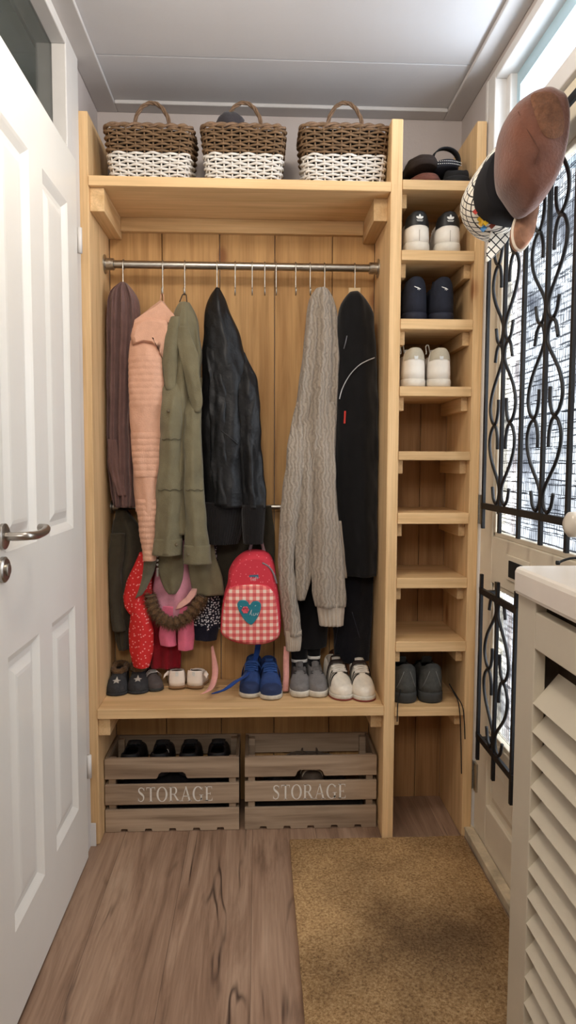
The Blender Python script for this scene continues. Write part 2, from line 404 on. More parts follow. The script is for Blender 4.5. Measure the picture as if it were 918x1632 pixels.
for py in (395, 1232):
    q = atx(134, py, XD)
    struct('hinge', MB().tube([(XD+.004, yh+.010, q.z-.035), (XD+.004, yh+.010, q.z+.035)], .0075, 10), FRAMEW, d1, smooth=True)
struct('baseboard_left', MB().box(XL, XL+.028, yLf-.005, 2.09, 0, .075), FRAMEW, bevel=.004)

# ------------------------------------------------------------------ front door (right) with textured glass
def relief_glass():
    """pressed glass: bright, with fine dark rectangular tracery"""
    mt, nt, b = newmat('pressed_glass')
    tc = N(nt, 'ShaderNodeTexCoord'); sx = N(nt, 'ShaderNodeSeparateXYZ'); L(nt, tc, 'Object', sx, 0)
    cb = N(nt, 'ShaderNodeCombineXYZ'); L(nt, sx, 'Y', cb, 0); L(nt, sx, 'Z', cb, 1)
    fac = None
    for k, (sv, off, w) in enumerate((((36, 25, 1), .5, .085), ((24, 40, 1), .37, .075), ((54, 34, 1), .5, .10))):
        nz = N(nt, 'ShaderNodeTexNoise', i_Scale=14.0 + 5*k, i_Detail=1.0); L(nt, cb, 0, nz, 'Vector')
        mx = N(nt, 'ShaderNodeVectorMath', operation='MULTIPLY_ADD'); mx.inputs[1].default_value = (.006, .006, 0); L(nt, nz, 'Color', mx, 0); L(nt, cb, 0, mx, 2)
        mp = N(nt, 'ShaderNodeMapping'); mp.inputs['Scale'].default_value = sv; L(nt, mx, 0, mp, 0)
        br = N(nt, 'ShaderNodeTexBrick', i_Scale=1.0, i_Mortar_Size=w*.42, i_Mortar_Smooth=.3, i_Brick_Width=1.0, i_Row_Height=1.0); br.offset = off; br.squash = .55 + .3*k; br.squash_frequency = 2 + k; br.offset_frequency = 2
        L(nt, mp, 0, br, 'Vector')
        ms = N(nt, 'ShaderNodeTexNoise', i_Scale=(30, 45, 38)[k], i_Detail=1.0); L(nt, cb, 0, ms, 'Vector')
        rs = ramp(nt, [(.39, (0, 0, 0, 1)), (.49, (1, 1, 1, 1))]); L(nt, ms, 0, rs, 0)
        mu = N(nt, 'ShaderNodeMath', operation='MULTIPLY'); L(nt, br, 'Fac', mu, 0); L(nt, rs, 0, mu, 1)
        if fac is None: fac = mu
        else:
            q = N(nt, 'ShaderNodeMath', operation='MAXIMUM'); L(nt, fac, 0, q, 0); L(nt, mu, 0, q, 1); fac = q
    big = N(nt, 'ShaderNodeTexNoise', i_Scale=7.0, i_Detail=2.0); L(nt, cb, 0, big, 'Vector')
    rb = ramp(nt, [(.3, (.30, .31, .335, 1)), (.55, (.68, .69, .70, 1))]); L(nt, big, 0, rb, 0)
    mc = N(nt, 'ShaderNodeMix', data_type='RGBA'); L(nt, fac, 0, mc, 0); L(nt, rb, 0, mc, 6); mc.inputs[7].default_value = (.085, .09, .10, 1)
    tr = N(nt, 'ShaderNodeBsdfTransparent'); L(nt, mc, 2, tr, 'Color')
    gl = N(nt, 'ShaderNodeBsdfGlossy', i_Roughness=.15); ms_ = N(nt, 'ShaderNodeMixShader', i_0=.05); L(nt, tr, 0, ms_, 1); L(nt, gl, 0, ms_, 2)
    out = [n for n in nt.nodes if n.type == 'OUTPUT_MATERIAL'][0]; L(nt, ms_, 0, out, 'Surface')
    return mt
GLASS = relief_glass()
CLEAR, nt, b = newmat('clear_glass')
tr = N(nt, 'ShaderNodeBsdfTransparent'); tr.inputs[0].default_value = (.93, .96, 1, 1)
gl = N(nt, 'ShaderNodeBsdfGlossy', i_Roughness=.02); ms_ = N(nt, 'ShaderNodeMixShader', i_0=.06); L(nt, tr, 0, ms_, 1); L(nt, gl, 0, ms_, 2)
L(nt, ms_, 0, [n for n in nt.nodes if n.type == 'OUTPUT_MATERIAL'][0], 'Surface')

X2 = XR + .002
yH = atx(767, 800, X2).y; 
bt = atx(876, 130, XR); bb = atx(892, 148, XR); zBt = (bt.z + atx(918, 83, XR).z)/2; zBb = (bb.z + atx(918, 118, XR).z)/2
ygl = atx(795, 853, X2+.02).y; zg0 = atx(795, 854, X2+.02).z
ygl2 = atx(799, 945, X2+.02).y
zl1 = atx(801, 932, X2+.02).z; zl0 = atx(817, 1203, X2+.02).z
ygn = DNEAR + .12
zg1 = zBb - .13
print('front door', 'yH', yH, 'beam', zBt, zBb, 'glass', ygl, zg0, zg1, 'lower', ygl2, zl0, zl1)
D2 = MB(); xb = X2 + .042
D2.box(X2, xb, ygl, yH, .02, zBb-.004)                 # hinge stile
D2.box(X2, xb, DNEAR, ygn, .02, zBb-.004)              # lock stile
D2.box(X2, xb, ygn, ygl, zg1, zBb-.004)                # top rail
D2.box(X2, xb, ygn, ygl, zl1, zg0)                     # middle rail
D2.box(X2+.012, xb, ygn, ygl, .02, zl0)                # bottom panel
D2.box(X2, X2+.02, ygn, ygl, zl0-.05, zl0).box(X2, X2+.02, ygn, ygl, .02, .16)
z0, z1 = .16, zl0-.05
D2.loft([[V((X2+.012-d, ygn+i, z0+i)), V((X2+.012-d, ygl-i, z0+i)), V((X2+.012-d, ygl-i, z1-i)), V((X2+.012-d, ygn+i, z1-i))] for i, d in ((.02, 0), (.045, .008), (.06, .008))], True, False, True)
# glazing beads round both panes
for (za, zb_) in ((zg0, zg1), (zl0, zl1)):
    for q in ((ygl-.014, ygl, za, zb_), (ygn, ygn+.014, za, zb_), (ygn, ygl, za, za+.014), (ygn, ygl, zb_-.014, zb_)):
        D2.box(X2+.004, X2+.022, *q)
d2 = struct('door_2', D2, CREAM, bevel=.003)
p_ = struct('pane', MB().box(X2+.022, X2+.027, ygn, ygl, zg0, zg1), GLASS, d2); p_['label'] = 'bright pressed-glass upper pane with fine rectangular relief'
p_ = struct('pane', MB().box(X2+.022, X2+.027, ygn, ygl, zl0, zl1), GLASS, d2); p_['label'] = 'bright pressed-glass lower pane with fine rectangular relief'
for py in (811, 1245):
    q = atx(764, py, X2)
    h = MB()
    for k in range(3): h.tube([(X2-.012, yH+.004, q.z-.045+k*.031), (X2-.012, yH+.004, q.z-.045+k*.031+.029)], .007, 12)
    h.box(X2-.006, X2-.0, yH-.03, yH, q.z-.045, q.z+.045)
    struct('hinge', h, STEEL, d2, smooth=False)
kp = atx(913, 836, X2-.045)
struct('door_knob', MB().lathe([(0, .0), (.012, 0), (.010, -.02), (.020, -.028), (.027, -.04), (.026, -.052), (.016, -.060), (0, -.062)], (X2, kp.y, kp.z), 'x', 24), pm('white_knob', (205, 195, 180), .25, .02), d2, smooth=True)
# letter slot plate under the upper pane
la = atx(810, 880, X2); lb = atx(845, 922, X2)
lp_ = struct('letter_plate', MB().box(X2-.006, X2, lb.y, la.y, atx(812, 924, X2).z, atx(812, 884, X2).z), CREAM, d2, bevel=.002)
lz = (atx(812, 918, X2).z, atx(812, 892, X2).z)
struct('letter_slot', MB().box(X2-.009, X2-.005, lb.y+.01, la.y-.028, lz[0], lz[1]), DARKIN, lp_)

# wrought-iron grilles, bolted to the front door
XG = X2 - .036
yb = [atx(px, 800, XG).y for px in (770.5, 796, 829, 864, 905)]
print('bars', [round(k, 3) for k in yb])
pitch = (yb[0]-yb[4])/4
ybars = [yb[0]-pitch*k for k in range(6)]
def scroll(mb, yc, z0, z1, side, up):
    """one side of a heart scroll between z0 and z1; up = lobe at the top"""
    w = pitch*.74; h = z1-z0
    P = [(.30, .69), (.31, .82), (.41, .94), (.57, .99), (.78, .945), (.93, .82), (.90, .68), (.73, .54), (.49, .42), (.25, .31), (.09, .20), (.13, .07), (.31, .005), (.51, .06), (.63, .21)]
    pts = []
    for u, v in P:
        vv = v if up else 1-v
        pts.append((XG, yc + side*u*w, z0 + h*vv))
    mb.tube(catmull(pts, 5), .0046, 7)
def grille(label, bars, z0, z1, zr0, zr1, units, centres):
    g = MB()
    for z in (zr0, zr1): g.box(XG-.004, XG+.004, bars[-1]-.01, bars[0]+.01, z-.009, z+.009)
    for z in (zr0, zr1):
        for y in (bars[0]-.03,) + ((bars[-1]+.03,) if len(bars) > 4 else ()):
            g.box(XG+.002, X2, y-.008, y+.008, z-.006, z+.006); g.box(X2-.003, X2+.0, y-.012, y+.012, z-.022, z+.03)
    go = struct('iron_grille', g, IRON, d2); go['label'] = label
    for y in bars: struct('bar', MB().box(XG-.0045, XG+.0045, y-.0065, y+.0065, z0, z1), IRON, go, bevel=.001)
    H = (zr1-zr0)/len(units)
    for c in centres:
        for k, up in enumerate(units):
            for s in (-1, 1):
                m_ = MB(); scroll(m_, bars[c], zr0+.012+k*(H-.004), zr0+.012+(k+1)*(H-.004), s, up); struct('scroll', m_, IRON, go, smooth=True)
zu0 = atx(796, 850, XG).z; zru = atx(800, 812, XG).z
zr2 = atx(905, 165, XG).z
print('grille z', zu0, zru, zr2)
grille('large black wrought-iron grille over the upper pane', ybars, zu0, zr2+.05, zru, zr2, [True, False, True, False], (1, 3))
zl_t = atx(796, 929, XG).z; zl_b = atx(796, 1258, XG).z; zlr1 = atx(796, 958, XG).z; zlr0 = atx(796, 1215, XG).z
grille('small black wrought-iron grille over the lower pane', ybars[:3], zl_b, zl_t, zlr0, zlr1, [True, False], (1,))

# front-door frame, transom above it and threshold
fr = MB()
fr.box(XR-.006, XR+.10, yH+.006, yRf, 0, zRt)
yst = atx(791, 150, XR).y
fr.box(XR+.03, XR+.10, yst-.03, yH+.01, zBt, zRt).box(XR-.004, XR+.05, yst, yH+.01, zBt, zRt)
fr.box(XR-.008, XR+.10, DNEAR, yH+.006, zBb, zBt)
fr.box(XR-.004, XR+.06, DNEAR, yst, zRt-.028, zRt)
fr.box(XR-.006, XR+.10, DNEAR-.06, DNEAR-.002, 0, zRt)
w2 = struct('window_2', fr, FRAMEW, bevel=.004)
struct('pane', MB().box(XR+.055, XR+.059, DNEAR, yst, zBt, zRt-.028), CLEAR, w2)
struct('sash', MB().box(XR+.05, XR+.09, yst-.055, yst-.02, zBt, zRt-.028).box(XR+.05, XR+.09, DNEAR, yst-.055, zRt-.07, zRt-.028).box(XR+.05, XR+.09, DNEAR, yst-.055, zBt, zBt+.03), pm('pale_blue_sash', (176, 202, 214), .5, .03), w2)
struct('baseboard_right', MB().box(XR-.028, XR+.05, DNEAR-.06, yRf, 0, .028).box(XR-.03, XR+.0, DNEAR, yRf, .026, .034), pm('worn_threshold_paint', (196, 180, 152), .8, .35, 16, .4, 40), bevel=.003)
struct('trim_4', MB().box(XR+.3, XR+1.2, .2, 2.9, 2.42, 2.5), pm('porch_roof_paint', (205, 220, 230), .8, .03))
# ------------------------------------------------------------------ built-in pine coat and shoe unit
ZF = 2.10
XP0, XM0, XM1, XQ0, XQ1 = -.5275, .397, .432, .654, .684
zT = 2.213
W_ = thing('coat_and_shoe_unit', 'tall built-in raw pine unit with coat rail, bench and narrow shoe column', 'coat rack', (0, ZF, 0))
YBK = 2.374
obj('side_panel', MB().box(XP0, XP0+.034, ZF, YBK, 0, zT), PZ, W_, bevel=.003)
# middle upright has a snipped corner at the foot
obj('side_panel', MB().box(XM0, XM1, ZF, YBK, 0, zT), PZ, W_, bevel=.003)
obj('side_panel', MB().box(XQ0, XQ1, ZF, YBK, 0, zT), PZ, W_, bevel=.003)
zs1 = at(147, 297, ZF).z; zs0 = at(147, 281, ZF).z
zS_b, zS_t = (at(147, 297, ZF).z + at(620, 305, ZF).z)/2, (at(147, 280, ZF).z + at(620, 290, ZF).z)/2
XI = XP0 + .034
obj('top_shelf', MB().box(XI, XM0, ZF-.004, YBK, zS_b, zS_t), PX, W_, bevel=.002)
zB_b, zB_t = (at(153, 1145, ZF).z + at(610, 1141, ZF).z)/2, (at(153, 1129, ZF).z + at(610, 1126, ZF).z)/2
obj('bench_shelf', MB().box(XI, XM0, ZF-.004, 2.300, zB_b, zB_t).box(XI, XM0, 2.302, YBK, zB_b, zB_t+.004), PX, W_, bevel=.002)
print('shelf', zS_b, zS_t, 'bench', zB_b, zB_t)
# cleats
def cleat(x0, x1, y0, y1, z0, z1): obj('cleat', MB().box(x0, x1, y0, y1, z0, z1), PY, W_, bevel=.002)
cleat(XI, XI+.042, ZF+.012, YBK, zS_b-.068, zS_b); cleat(XM0-.042, XM0, ZF+.05, YBK, zS_b-.068, zS_b)
cleat(XI, XI+.036, ZF+.008, YBK, zB_b-.056, zB_b); cleat(XM0-.036, XM0, ZF+.03, YBK, zB_b-.05, zB_b)
SH = []
for (ya_, yb_, yc_, yd_) in ((287, 303, 287, 303), (399, 416, 399, 415), (508, 525, 509, 525), (616, 632, 616, 631), (720, 734, 719, 733), (818, 836, 817, 834), (921, 938, 921, 937), (1022, 1039, 1022, 1038), (1127, 1141, 1127, 1141)):
    z1 = (at(637, ya_, ZF).z+at(740, yc_, ZF).z)/2; z0 = (at(637, yb_, ZF).z+at(740, yd_, ZF).z)/2; SH.append(z1)
    obj('shoe_shelf', MB().box(XM1, XQ0, ZF-.002, YBK, z0, z1), PX, W_, bevel=.002)
    cleat(XM1, XM1+.021, ZF+.035, YBK, z0-.042, z0); cleat(XQ0-.021, XQ0, ZF+.035, YBK, z0-.042, z0)
# plank back: vertical boards with dark gaps
yk = YBK
edges = [XI] + [at(px, 380, yk).x for px in (258, 350, 438, 530)] + [XM0]
bk = MB()
for a, b_ in zip(edges, edges[1:]): bk.box(a+.0012, b_-.0012, yk-.0005, yk+.016, 0, zS_b-.01)
obj('back_planks', bk, PBACK, W_, bevel=.0015)
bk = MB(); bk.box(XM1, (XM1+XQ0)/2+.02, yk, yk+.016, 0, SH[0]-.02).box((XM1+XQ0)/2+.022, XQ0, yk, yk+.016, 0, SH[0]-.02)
obj('back_planks', bk, PSHADE, W_)
obj('back_rail', MB().box(XI+.042, XM0-.042, yk-.02, yk, zS_b-.045, zS_b), PX, W_, bevel=.002)
# clothes rails
YR = 2.30
ra = at(172, 421.5, YR); rb = at(600, 427.5, YR); RZ = (ra.z+rb.z)/2
def rail(y, z, r, x0, x1, flr):
    ro = obj('clothes_rail', MB().tube([(x0, y, z), (x1, y, z)], r, 18), STEEL, W_, smooth=True)
    ro.modifiers.new('e', 'EDGE_SPLIT').split_angle = .6
    for x, s in ((x0, 1), (x1, -1)):
        f = MB().lathe([(0, 0), (flr, 0), (flr, s*.004), (r+.006, s*.006), (r+.006, s*.030), (r+.001, s*.032), (0, s*.032)], (x, y, z), 'x', 24)
        f.lathe([(0, 0), (.005, 0), (.005, -.004), (0, -.004)], (x+s*.02, y-r-.005, z), 'y', 10)
        fo = obj('flange', f, STEEL, ro, smooth=True); fo.modifiers.new('e', 'EDGE_SPLIT').split_angle = .6
rail(YR, RZ, .0125, XI, XM0, .03)
YR2 = 2.348; RZ2 = at(440, 808, YR2).z
rail(YR2, RZ2, .0085, XI, XM0, .022)
print('rail z', RZ, RZ2)
# S-hooks
HOOKS = {}
def s_hook(px, label, long_=0.0):
    x = at(px, 425, YR).x; r = .0145
    zl = at(px, 470, YR-.015).z - long_
    t = thing('s_hook', label, 'hook', (x, YR, RZ), 0, 'steel S-hooks on the coat rail')
    pts = [(0, .012, -.012)] + [(0, r*math.sin(a), r*math.cos(a)) for a in [PI*.35 - k*PI*.85/9 for k in range(10)]]
    pts += [(0, -.0155, -.02), (0, -.015, (zl-RZ)+.012)]
    pts += [(0, -.015 - .011 + .011*math.cos(a), (zl-RZ)+.008 - .011*math.sin(a)) for a in [PI*k/8 for k in range(1, 9)]]
    pts += [(0, -.0375, (zl-RZ)+.018)]
    o = obj('hook_wire', MB().tube(pts, .0021, 8), STEEL, t, smooth=True, local=True)
    HOOKS[px] = (x, YR-.026, zl)
    return t
for px, lb in ((197, 'steel S-hook holding the mauve scarf at the left end of the rail'), (260, 'steel S-hook holding the pink jacket'), (295, 'steel S-hook holding the olive parka'),
               (346, 'steel S-hook holding the black leather jacket'), (375, 'empty S-hook next to the black leather jacket, first of the six bare hooks'), (402, 'empty S-hook on the rail, second bare hook from the leather jacket'),
               (422, 'empty S-hook on the rail, third bare hook from the leather jacket'), (440, 'empty S-hook on the rail, third bare hook from the grey cardigan'), (471, 'empty S-hook on the rail, second bare hook from the grey cardigan'),
               (494, 'empty S-hook right beside the grey cardigan, last of the six bare hooks'), (517, 'steel S-hook holding the grey cable-knit cardigan'), (565, 'steel S-hook holding the black softshell jacket')):
    s_hook(px, lb)
# ------------------------------------------------------------------ cloth materials
def cloth(name, rgb, rough=.9, var=.14, scale=26, bump=.35, bscale=260, sheen=.15, **k): return pm(name, rgb, rough, var, scale, bump, bscale, sheen=sheen, spec=.2, **k)
def dotted(name, rgb, dot, scale, size, jitter=1.0, band=None):
    mt, nt, b = newmat(name)
    tc = N(nt, 'ShaderNodeTexCoord'); sx = N(nt, 'ShaderNodeSeparateXYZ'); L(nt, tc, 'Object', sx, 0); cb = N(nt, 'ShaderNodeCombineXYZ'); L(nt, sx, 'X', cb, 0); L(nt, sx, 'Z', cb, 1)
    vo = N(nt, 'ShaderNodeTexVoronoi', voronoi_dimensions='2D', i_Scale=scale, i_Randomness=jitter); L(nt, cb, 0, vo, 'Vector')
    r = ramp(nt, [(size, (1, 1, 1, 1)), (size+.06, (0, 0, 0, 1))]); L(nt, vo, 'Distance', r, 0)
    mx = N(nt, 'ShaderNodeMix', data_type='RGBA'); L(nt, r, 0, mx, 0); mx.inputs[6].default_value = lin(rgb); mx.inputs[7].default_value = lin(dot)
    L(nt, mx, 2, b, 'Base Color'); b.inputs['Roughness'].default_value = .8
    return mt
def knit(name, rgb):
    mt, nt, b = newmat(name); c = lin(rgb)
    tc = N(nt, 'ShaderNodeTexCoord'); mp = N(nt, 'ShaderNodeMapping'); mp.inputs['Scale'].default_value = (1, .4, 1); L(nt, tc, 'Object', mp, 0)
    wv = N(nt, 'ShaderNodeTexWave', i_Scale=26.0, i_Distortion=7.0, i_Detail=2.0); wv.inputs['Detail Scale'].default_value = 1.6; L(nt, mp, 0, wv, 'Vector')
    w2 = N(nt, 'ShaderNodeTexWave', i_Scale=130.0, i_Distortion=3.0, bands_direction='Z'); L(nt, mp, 0, w2, 'Vector')
    mm = N(nt, 'ShaderNodeMath', operation='MULTIPLY_ADD', i_1=.45); L(nt, w2, 'Fac', mm, 0); L(nt, wv, 'Fac', mm, 2)
    r = ramp(nt, [(.1, sc(c, .74)), (.9, sc(c, 1.1))]); L(nt, mm, 0, r, 0); L(nt, r, 0, b, 'Base Color')
    bp = N(nt, 'ShaderNodeBump', i_Strength=.8, i_Distance=.004); L(nt, mm, 0, bp, 'Height'); L(nt, bp, 0, b, 'Normal')
    b.inputs['Roughness'].default_value = .95; b.inputs['Specular IOR Level'].default_value = .1; b.inputs['Sheen Weight'].default_value = .2
    return mt
M_SCARF = cloth('mauve_scarf_cloth', (112, 86, 82)); M_CORAL = cloth('coral_cloth', (206, 74, 50)); M_PINKJ = cloth('dusty_pink_jersey', (212, 164, 138), var=.05, scale=60)
M_OLIVE = cloth('olive_twill', (116, 108, 84), var=.13, scale=16); M_LEATHER = pm('black_leather', (17, 17, 19), .46, .25, 24, .4, 90, spec=.35)
M_RIBB = cloth('black_rib_knit', (21, 18, 18)); M_CARD = knit('grey_cable_knit', (176, 162, 146)); M_CARDR = cloth('grey_rib_knit', (174, 160, 144))
M_SHELL = cloth('black_softshell', (17, 16, 17), bump=.15); M_TRACK = cloth('black_track_cloth', (14, 13, 16), bump=.1); M_JEANS = cloth('dark_denim', (17, 17, 24))
M_DOLIVE = cloth('dark_olive_cloth', (64, 59, 48)); M_GREYG = cloth('grey_lining_cloth', (104, 100, 84)); M_RDOT = dotted('red_dotted_cloth', (205, 34, 36), (238, 150, 150), 72, .13)
M_CRIM = cloth('crimson_cloth', (128, 18, 30)); M_LILAC = cloth('lilac_pink_cloth', (206, 142, 158)); M_PINK = cloth('bright_pink_cloth', (222, 112, 140)); M_PEACH = cloth('peach_lining', (226, 172, 160))
M_NDOT = dotted('navy_dotted_cloth', (22, 22, 40), (225, 225, 230), 120, .26, .75); M_NAVY = cloth('navy_band_cloth', (20, 20, 36)); M_FUR = cloth('brown_fur_trim', (104, 78, 52), var=.4, scale=90, bump=1.0, bscale=200)
M_WTAG = cloth('white_tag', (225, 222, 214)); M_RIBBON = cloth('pink_ribbon_cloth', (226, 162, 152)); M_WHITEC = cloth('white_trim_cloth', (222, 220, 214))

def surf_y(mb, x, z, R=.012, dflt=None):
    b = sorted(((p.x-x)**2+(p.z-z)**2, p.y) for p in mb.v if abs(p.x-x) < R and abs(p.z-z) < R)
    if not b: return dflt
    return min(q[1] for q in b[:14])
def on(mb, px, py, Y, off=.0015):
    """point of a garment's front surface seen at a pixel"""
    p = at(px, py, Y)
    for _ in range(2):
        y = surf_y(mb, p.x, p.z, dflt=Y); p = at(px, py, y-off)
    return p
def garment(name, label, cat, px, py, Y, group=None):
    return thing(name, label, cat, tuple(at(px, py, Y)), 0, group)
def sheet(mb, rows, Y, th=.004, **k): return drape(mb, rows, Y, b=th, **k)

# mauve scarf and coral garment at the far left
sm = drape(MB(), [(452, 192, 203), (462, 180, 213), (478, 172, 222), (520, 170, 225), (600, 171, 220), (680, 170, 218), (740, 172, 220), (785, 178, 220), (808, 182, 218)], 2.29, .042,
           folds=((7, .011, .3, .15), (13, .008, 1, .25), (23, .004, 2, .2)), grow=.8, seed=2, nt=110)
drape(sm, [(700, 172, 184), (735, 172, 192), (765, 178, 200), (790, 186, 202)], 2.25, .012, folds=((5, .006, 0, .3),), nz=30, nt=40, seed=8)
tag(obj('scarf', sm, M_SCARF, loc=at(197, 800, 2.29), smooth=True), 'mauve-brown scarf hanging in long folds from the leftmost hook', 'scarf')
cmb_ = drape(MB(), [(495, 170, 175), (520, 167, 184), (580, 167, 187), (640, 167, 183), (700, 168, 179), (724, 170, 177)], 2.318, .018, folds=((4, .008, 0, .3),), seed=4, nt=40, nz=50)
t = garment('summer_top', 'coral red garment peeking out behind the mauve scarf', 'clothing', 172, 722, 2.335)
obj('body', cmb_, M_CORAL, t, smooth=True)
q = at(175, 592, 2.31); obj('care_tag', MB().box(q.x-.004, q.x+.005, q.y-.006, q.y-.004, q.z-.02, q.z+.014), M_WTAG, t)

# pink jacket
t = garment('jacket', 'dusty pink zip jacket with ribbed sleeve, hanging from its collar', 'jacket', 240, 890, 2.25)
bd = drape(MB(), [(482, 254, 262), (492, 240, 270), (505, 224, 280), (520, 212, 283), (550, 207, 278), (600, 206, 272), (680, 208, 268), (760, 212, 262), (815, 218, 256)], 2.27, .045, folds=((3, .01, .4, .1),), seed=11, wr=.008)
obj('body', bd, M_PINKJ, t, smooth=True)
sl = drape(MB(), [(520, 214, 250), (545, 206, 259), (590, 205, 263), (650, 206, 263), (720, 211, 259), (780, 216, 255), (840, 223, 250), (880, 228, 248)], 2.225, .036, folds=((2, .004, .4, .1),), seed=12, wr=.006, tt=.14, nz=260, rib=(570, 650, 10.0, .0018))
obj('sleeve', sl, M_PINKJ, t, smooth=True)
obj('rib_panel', drape(MB(), [(690, 208.5, 261), (720, 210.5, 259.5), (760, 214, 257)], 2.223, .0375, folds=(), seed=12, nz=120, rib=(690, 760, 10.0, .0017), smoothn=0), M_PINKJ, t, smooth=True)
obj('cuff', drape(MB(), [(795, 217, 255), (840, 222, 251), (868, 226, 249.5), (893, 228, 248.5)], 2.223, .036, folds=((22, .0012, 0, 0),), nt=120, nz=100, rib=(795, 893, 9.0, .002), smoothn=0), M_PINKJ, t, smooth=True)
cl = MB(); Yc = 2.205
cp = [(258, 479), (266, 488), (276, 499), (285, 514), (284, 528), (280, 548), (274, 560), (271, 540), (276, 524), (270, 514), (256, 511), (240, 511), (226, 514), (210, 522), (213, 509), (230, 497), (246, 488)]
puff(cl, px_outline(cp, Yc), Yc, Yc+.05, rnd=.05, bulge=0, nr=3)
obj('collar', cl, M_PINKJ, t, smooth=True)
ps = MB(); puff(ps, px_outline([(212, 516), (226, 508), (248, 506), (268, 510), (273, 526), (266, 550), (262, 575), (256, 560), (244, 548), (226, 545), (210, 550), (207, 535)], 2.21), 2.196, 2.25, rnd=.25, nr=4)
obj('shoulder_yoke', ps, M_PINKJ, t, smooth=True)
hk = HOOKS[260]; obj('hanging_loop', MB().tube([(hk[0]-.006, 2.262, hk[2]-.03), (hk[0]-.004, 2.27, hk[2]-.003), (hk[0], 2.272, hk[2]+.001), (hk[0]+.004, 2.27, hk[2]-.003), (hk[0]+.006, 2.262, hk[2]-.03)], .0016, 6), M_PINKJ, t, smooth=True)

# olive parka
t = garment('parka', 'faded olive green cotton parka with long loose sleeves, hung from its loop', 'coat', 290, 945, 2.25)
bd = drape(MB(), [(484, 287, 303), (493, 281, 309), (510, 275, 316), (540, 266, 320), (580, 260, 321), (640, 259, 321), (720, 257, 321), (800, 254, 322), (850, 256, 326)], 2.255, .045, folds=((4, .012, .8, .2), (9, .006, 0, .4)), seed=21, wr=.010)
obj('body', bd, M_OLIVE, t, smooth=True)
s1 = drape(MB(), [(575, 259, 290), (640, 257, 291), (700, 255, 290), (780, 250, 292), (830, 247, 291), (882, 244, 289)], 2.212, .036, folds=((3, .007, .4, .2),), seed=22, wr=.011, tt=.25)
obj('sleeve', s1, M_OLIVE, t, smooth=True)
s2 = drape(MB(), [(600, 294, 321), (700, 293, 321), (780, 294, 325), (840, 295, 330), (897, 293, 337)], 2.212, .034, folds=((3, .007, 1.4, .25),), seed=23, wr=.011, tt=.25)
obj('sleeve', s2, M_OLIVE, t, smooth=True)
obj('cuff', drape(MB(), [(858, 245, 290.5), (884, 243.5, 289.5)], 2.211, .0375, folds=((3, .005, .4, .2),), seed=22, nz=12, smoothn=0), M_OLIVE, t, smooth=True)
obj('cuff', drape(MB(), [(868, 293, 335), (898, 292, 338)], 2.211, .0355, folds=((3, .005, 1.4, .25),), seed=23, nz=12, smoothn=0), M_OLIVE, t, smooth=True)
obj('hem', drape(MB(), [(860, 252, 291), (905, 250, 293), (925, 256, 291), (938, 262, 287), (946, 269, 281)], 2.262, .02, folds=((3, .006, 0, .2),), seed=24, nz=30), M_OLIVE, t, smooth=True)
obj('hem', drape(MB(), [(840, 296, 335), (890, 299, 345), (920, 302, 355), (948, 308, 358)], 2.262, .018, folds=((3, .006, 1, .2),), seed=25, nz=30), M_OLIVE, t, smooth=True)
obj('collar', drape(MB(), [(520, 284, 300), (540, 280, 306), (565, 286, 316), (600, 294, 319), (630, 300, 322), (648, 305, 323), (657, 309, 318)], 2.198, .012, folds=((3, .005, 1, .4),), seed=26, nz=40, nt=40), M_OLIVE, t, smooth=True)
obj('lapel', drape(MB(), [(505, 272, 286), (535, 262, 287), (562, 257, 284), (590, 259, 282), (622, 264, 280)], 2.205, .016, folds=((2, .005, 1, .3),), seed=27, nz=40, nt=40), M_OLIVE, t, smooth=True)
pk = MB(); a_ = on(s1, 262, 780, 2.18); 
MSEAM = pm('olive_seam', (84, 78, 60), .9, .1)
for (mbx, xa, xb_, y_) in ((s1, 252, 290, 781), (s2, 296, 324, 781), (s1, 258, 288, 700)):
    obj('seam', MB().tube([on(mbx, xa + (xb_-xa)*k/8, y_ + 1.5*math.sin(k*2.0), 2.18, .0005) for k in range(9)], .0013, 5), MSEAM, t, smooth=True)
M_BTN = pm('dull_brass_button', (96, 84, 62), .5, .1)
for mbx, x, y in ((s1, 268, 655), (s1, 281, 868), (s2, 300, 884), (bd, 297, 712)):
    q = on(mbx, x, y, 2.18, .001); obj('button', MB().lathe([(0, -.002), (.005, -.002), (.0055, .002), (0, .002)], q, 'y', 12), M_BTN, t, smooth=True)
hk = HOOKS[295]; obj('hanging_loop', MB().tube([(hk[0]-.013, 2.25, hk[2]-.03), (hk[0]-.006, 2.268, hk[2]-.004), (hk[0], 2.272, hk[2]+.001), (hk[0]+.006, 2.268, hk[2]-.004), (hk[0]+.010, 2.25, hk[2]-.03)], .002, 6), pm('loop_cord', (60, 48, 40)), t, smooth=True)
z = MB(); 
for k, yy in enumerate((886, 893, 900, 907)): 
    q = at(251, yy, 2.235); z.lathe([(.0015, 0), (.004, 0), (.004, .003), (.0015, .003)], q, 'y', 10)
q = at(251, 914, 2.235); z.box(q.x-.003, q.x+.003, q.y, q.y+.003, q.z-.01, q.z+.01)
obj('zip_pull', z, STEEL, t)

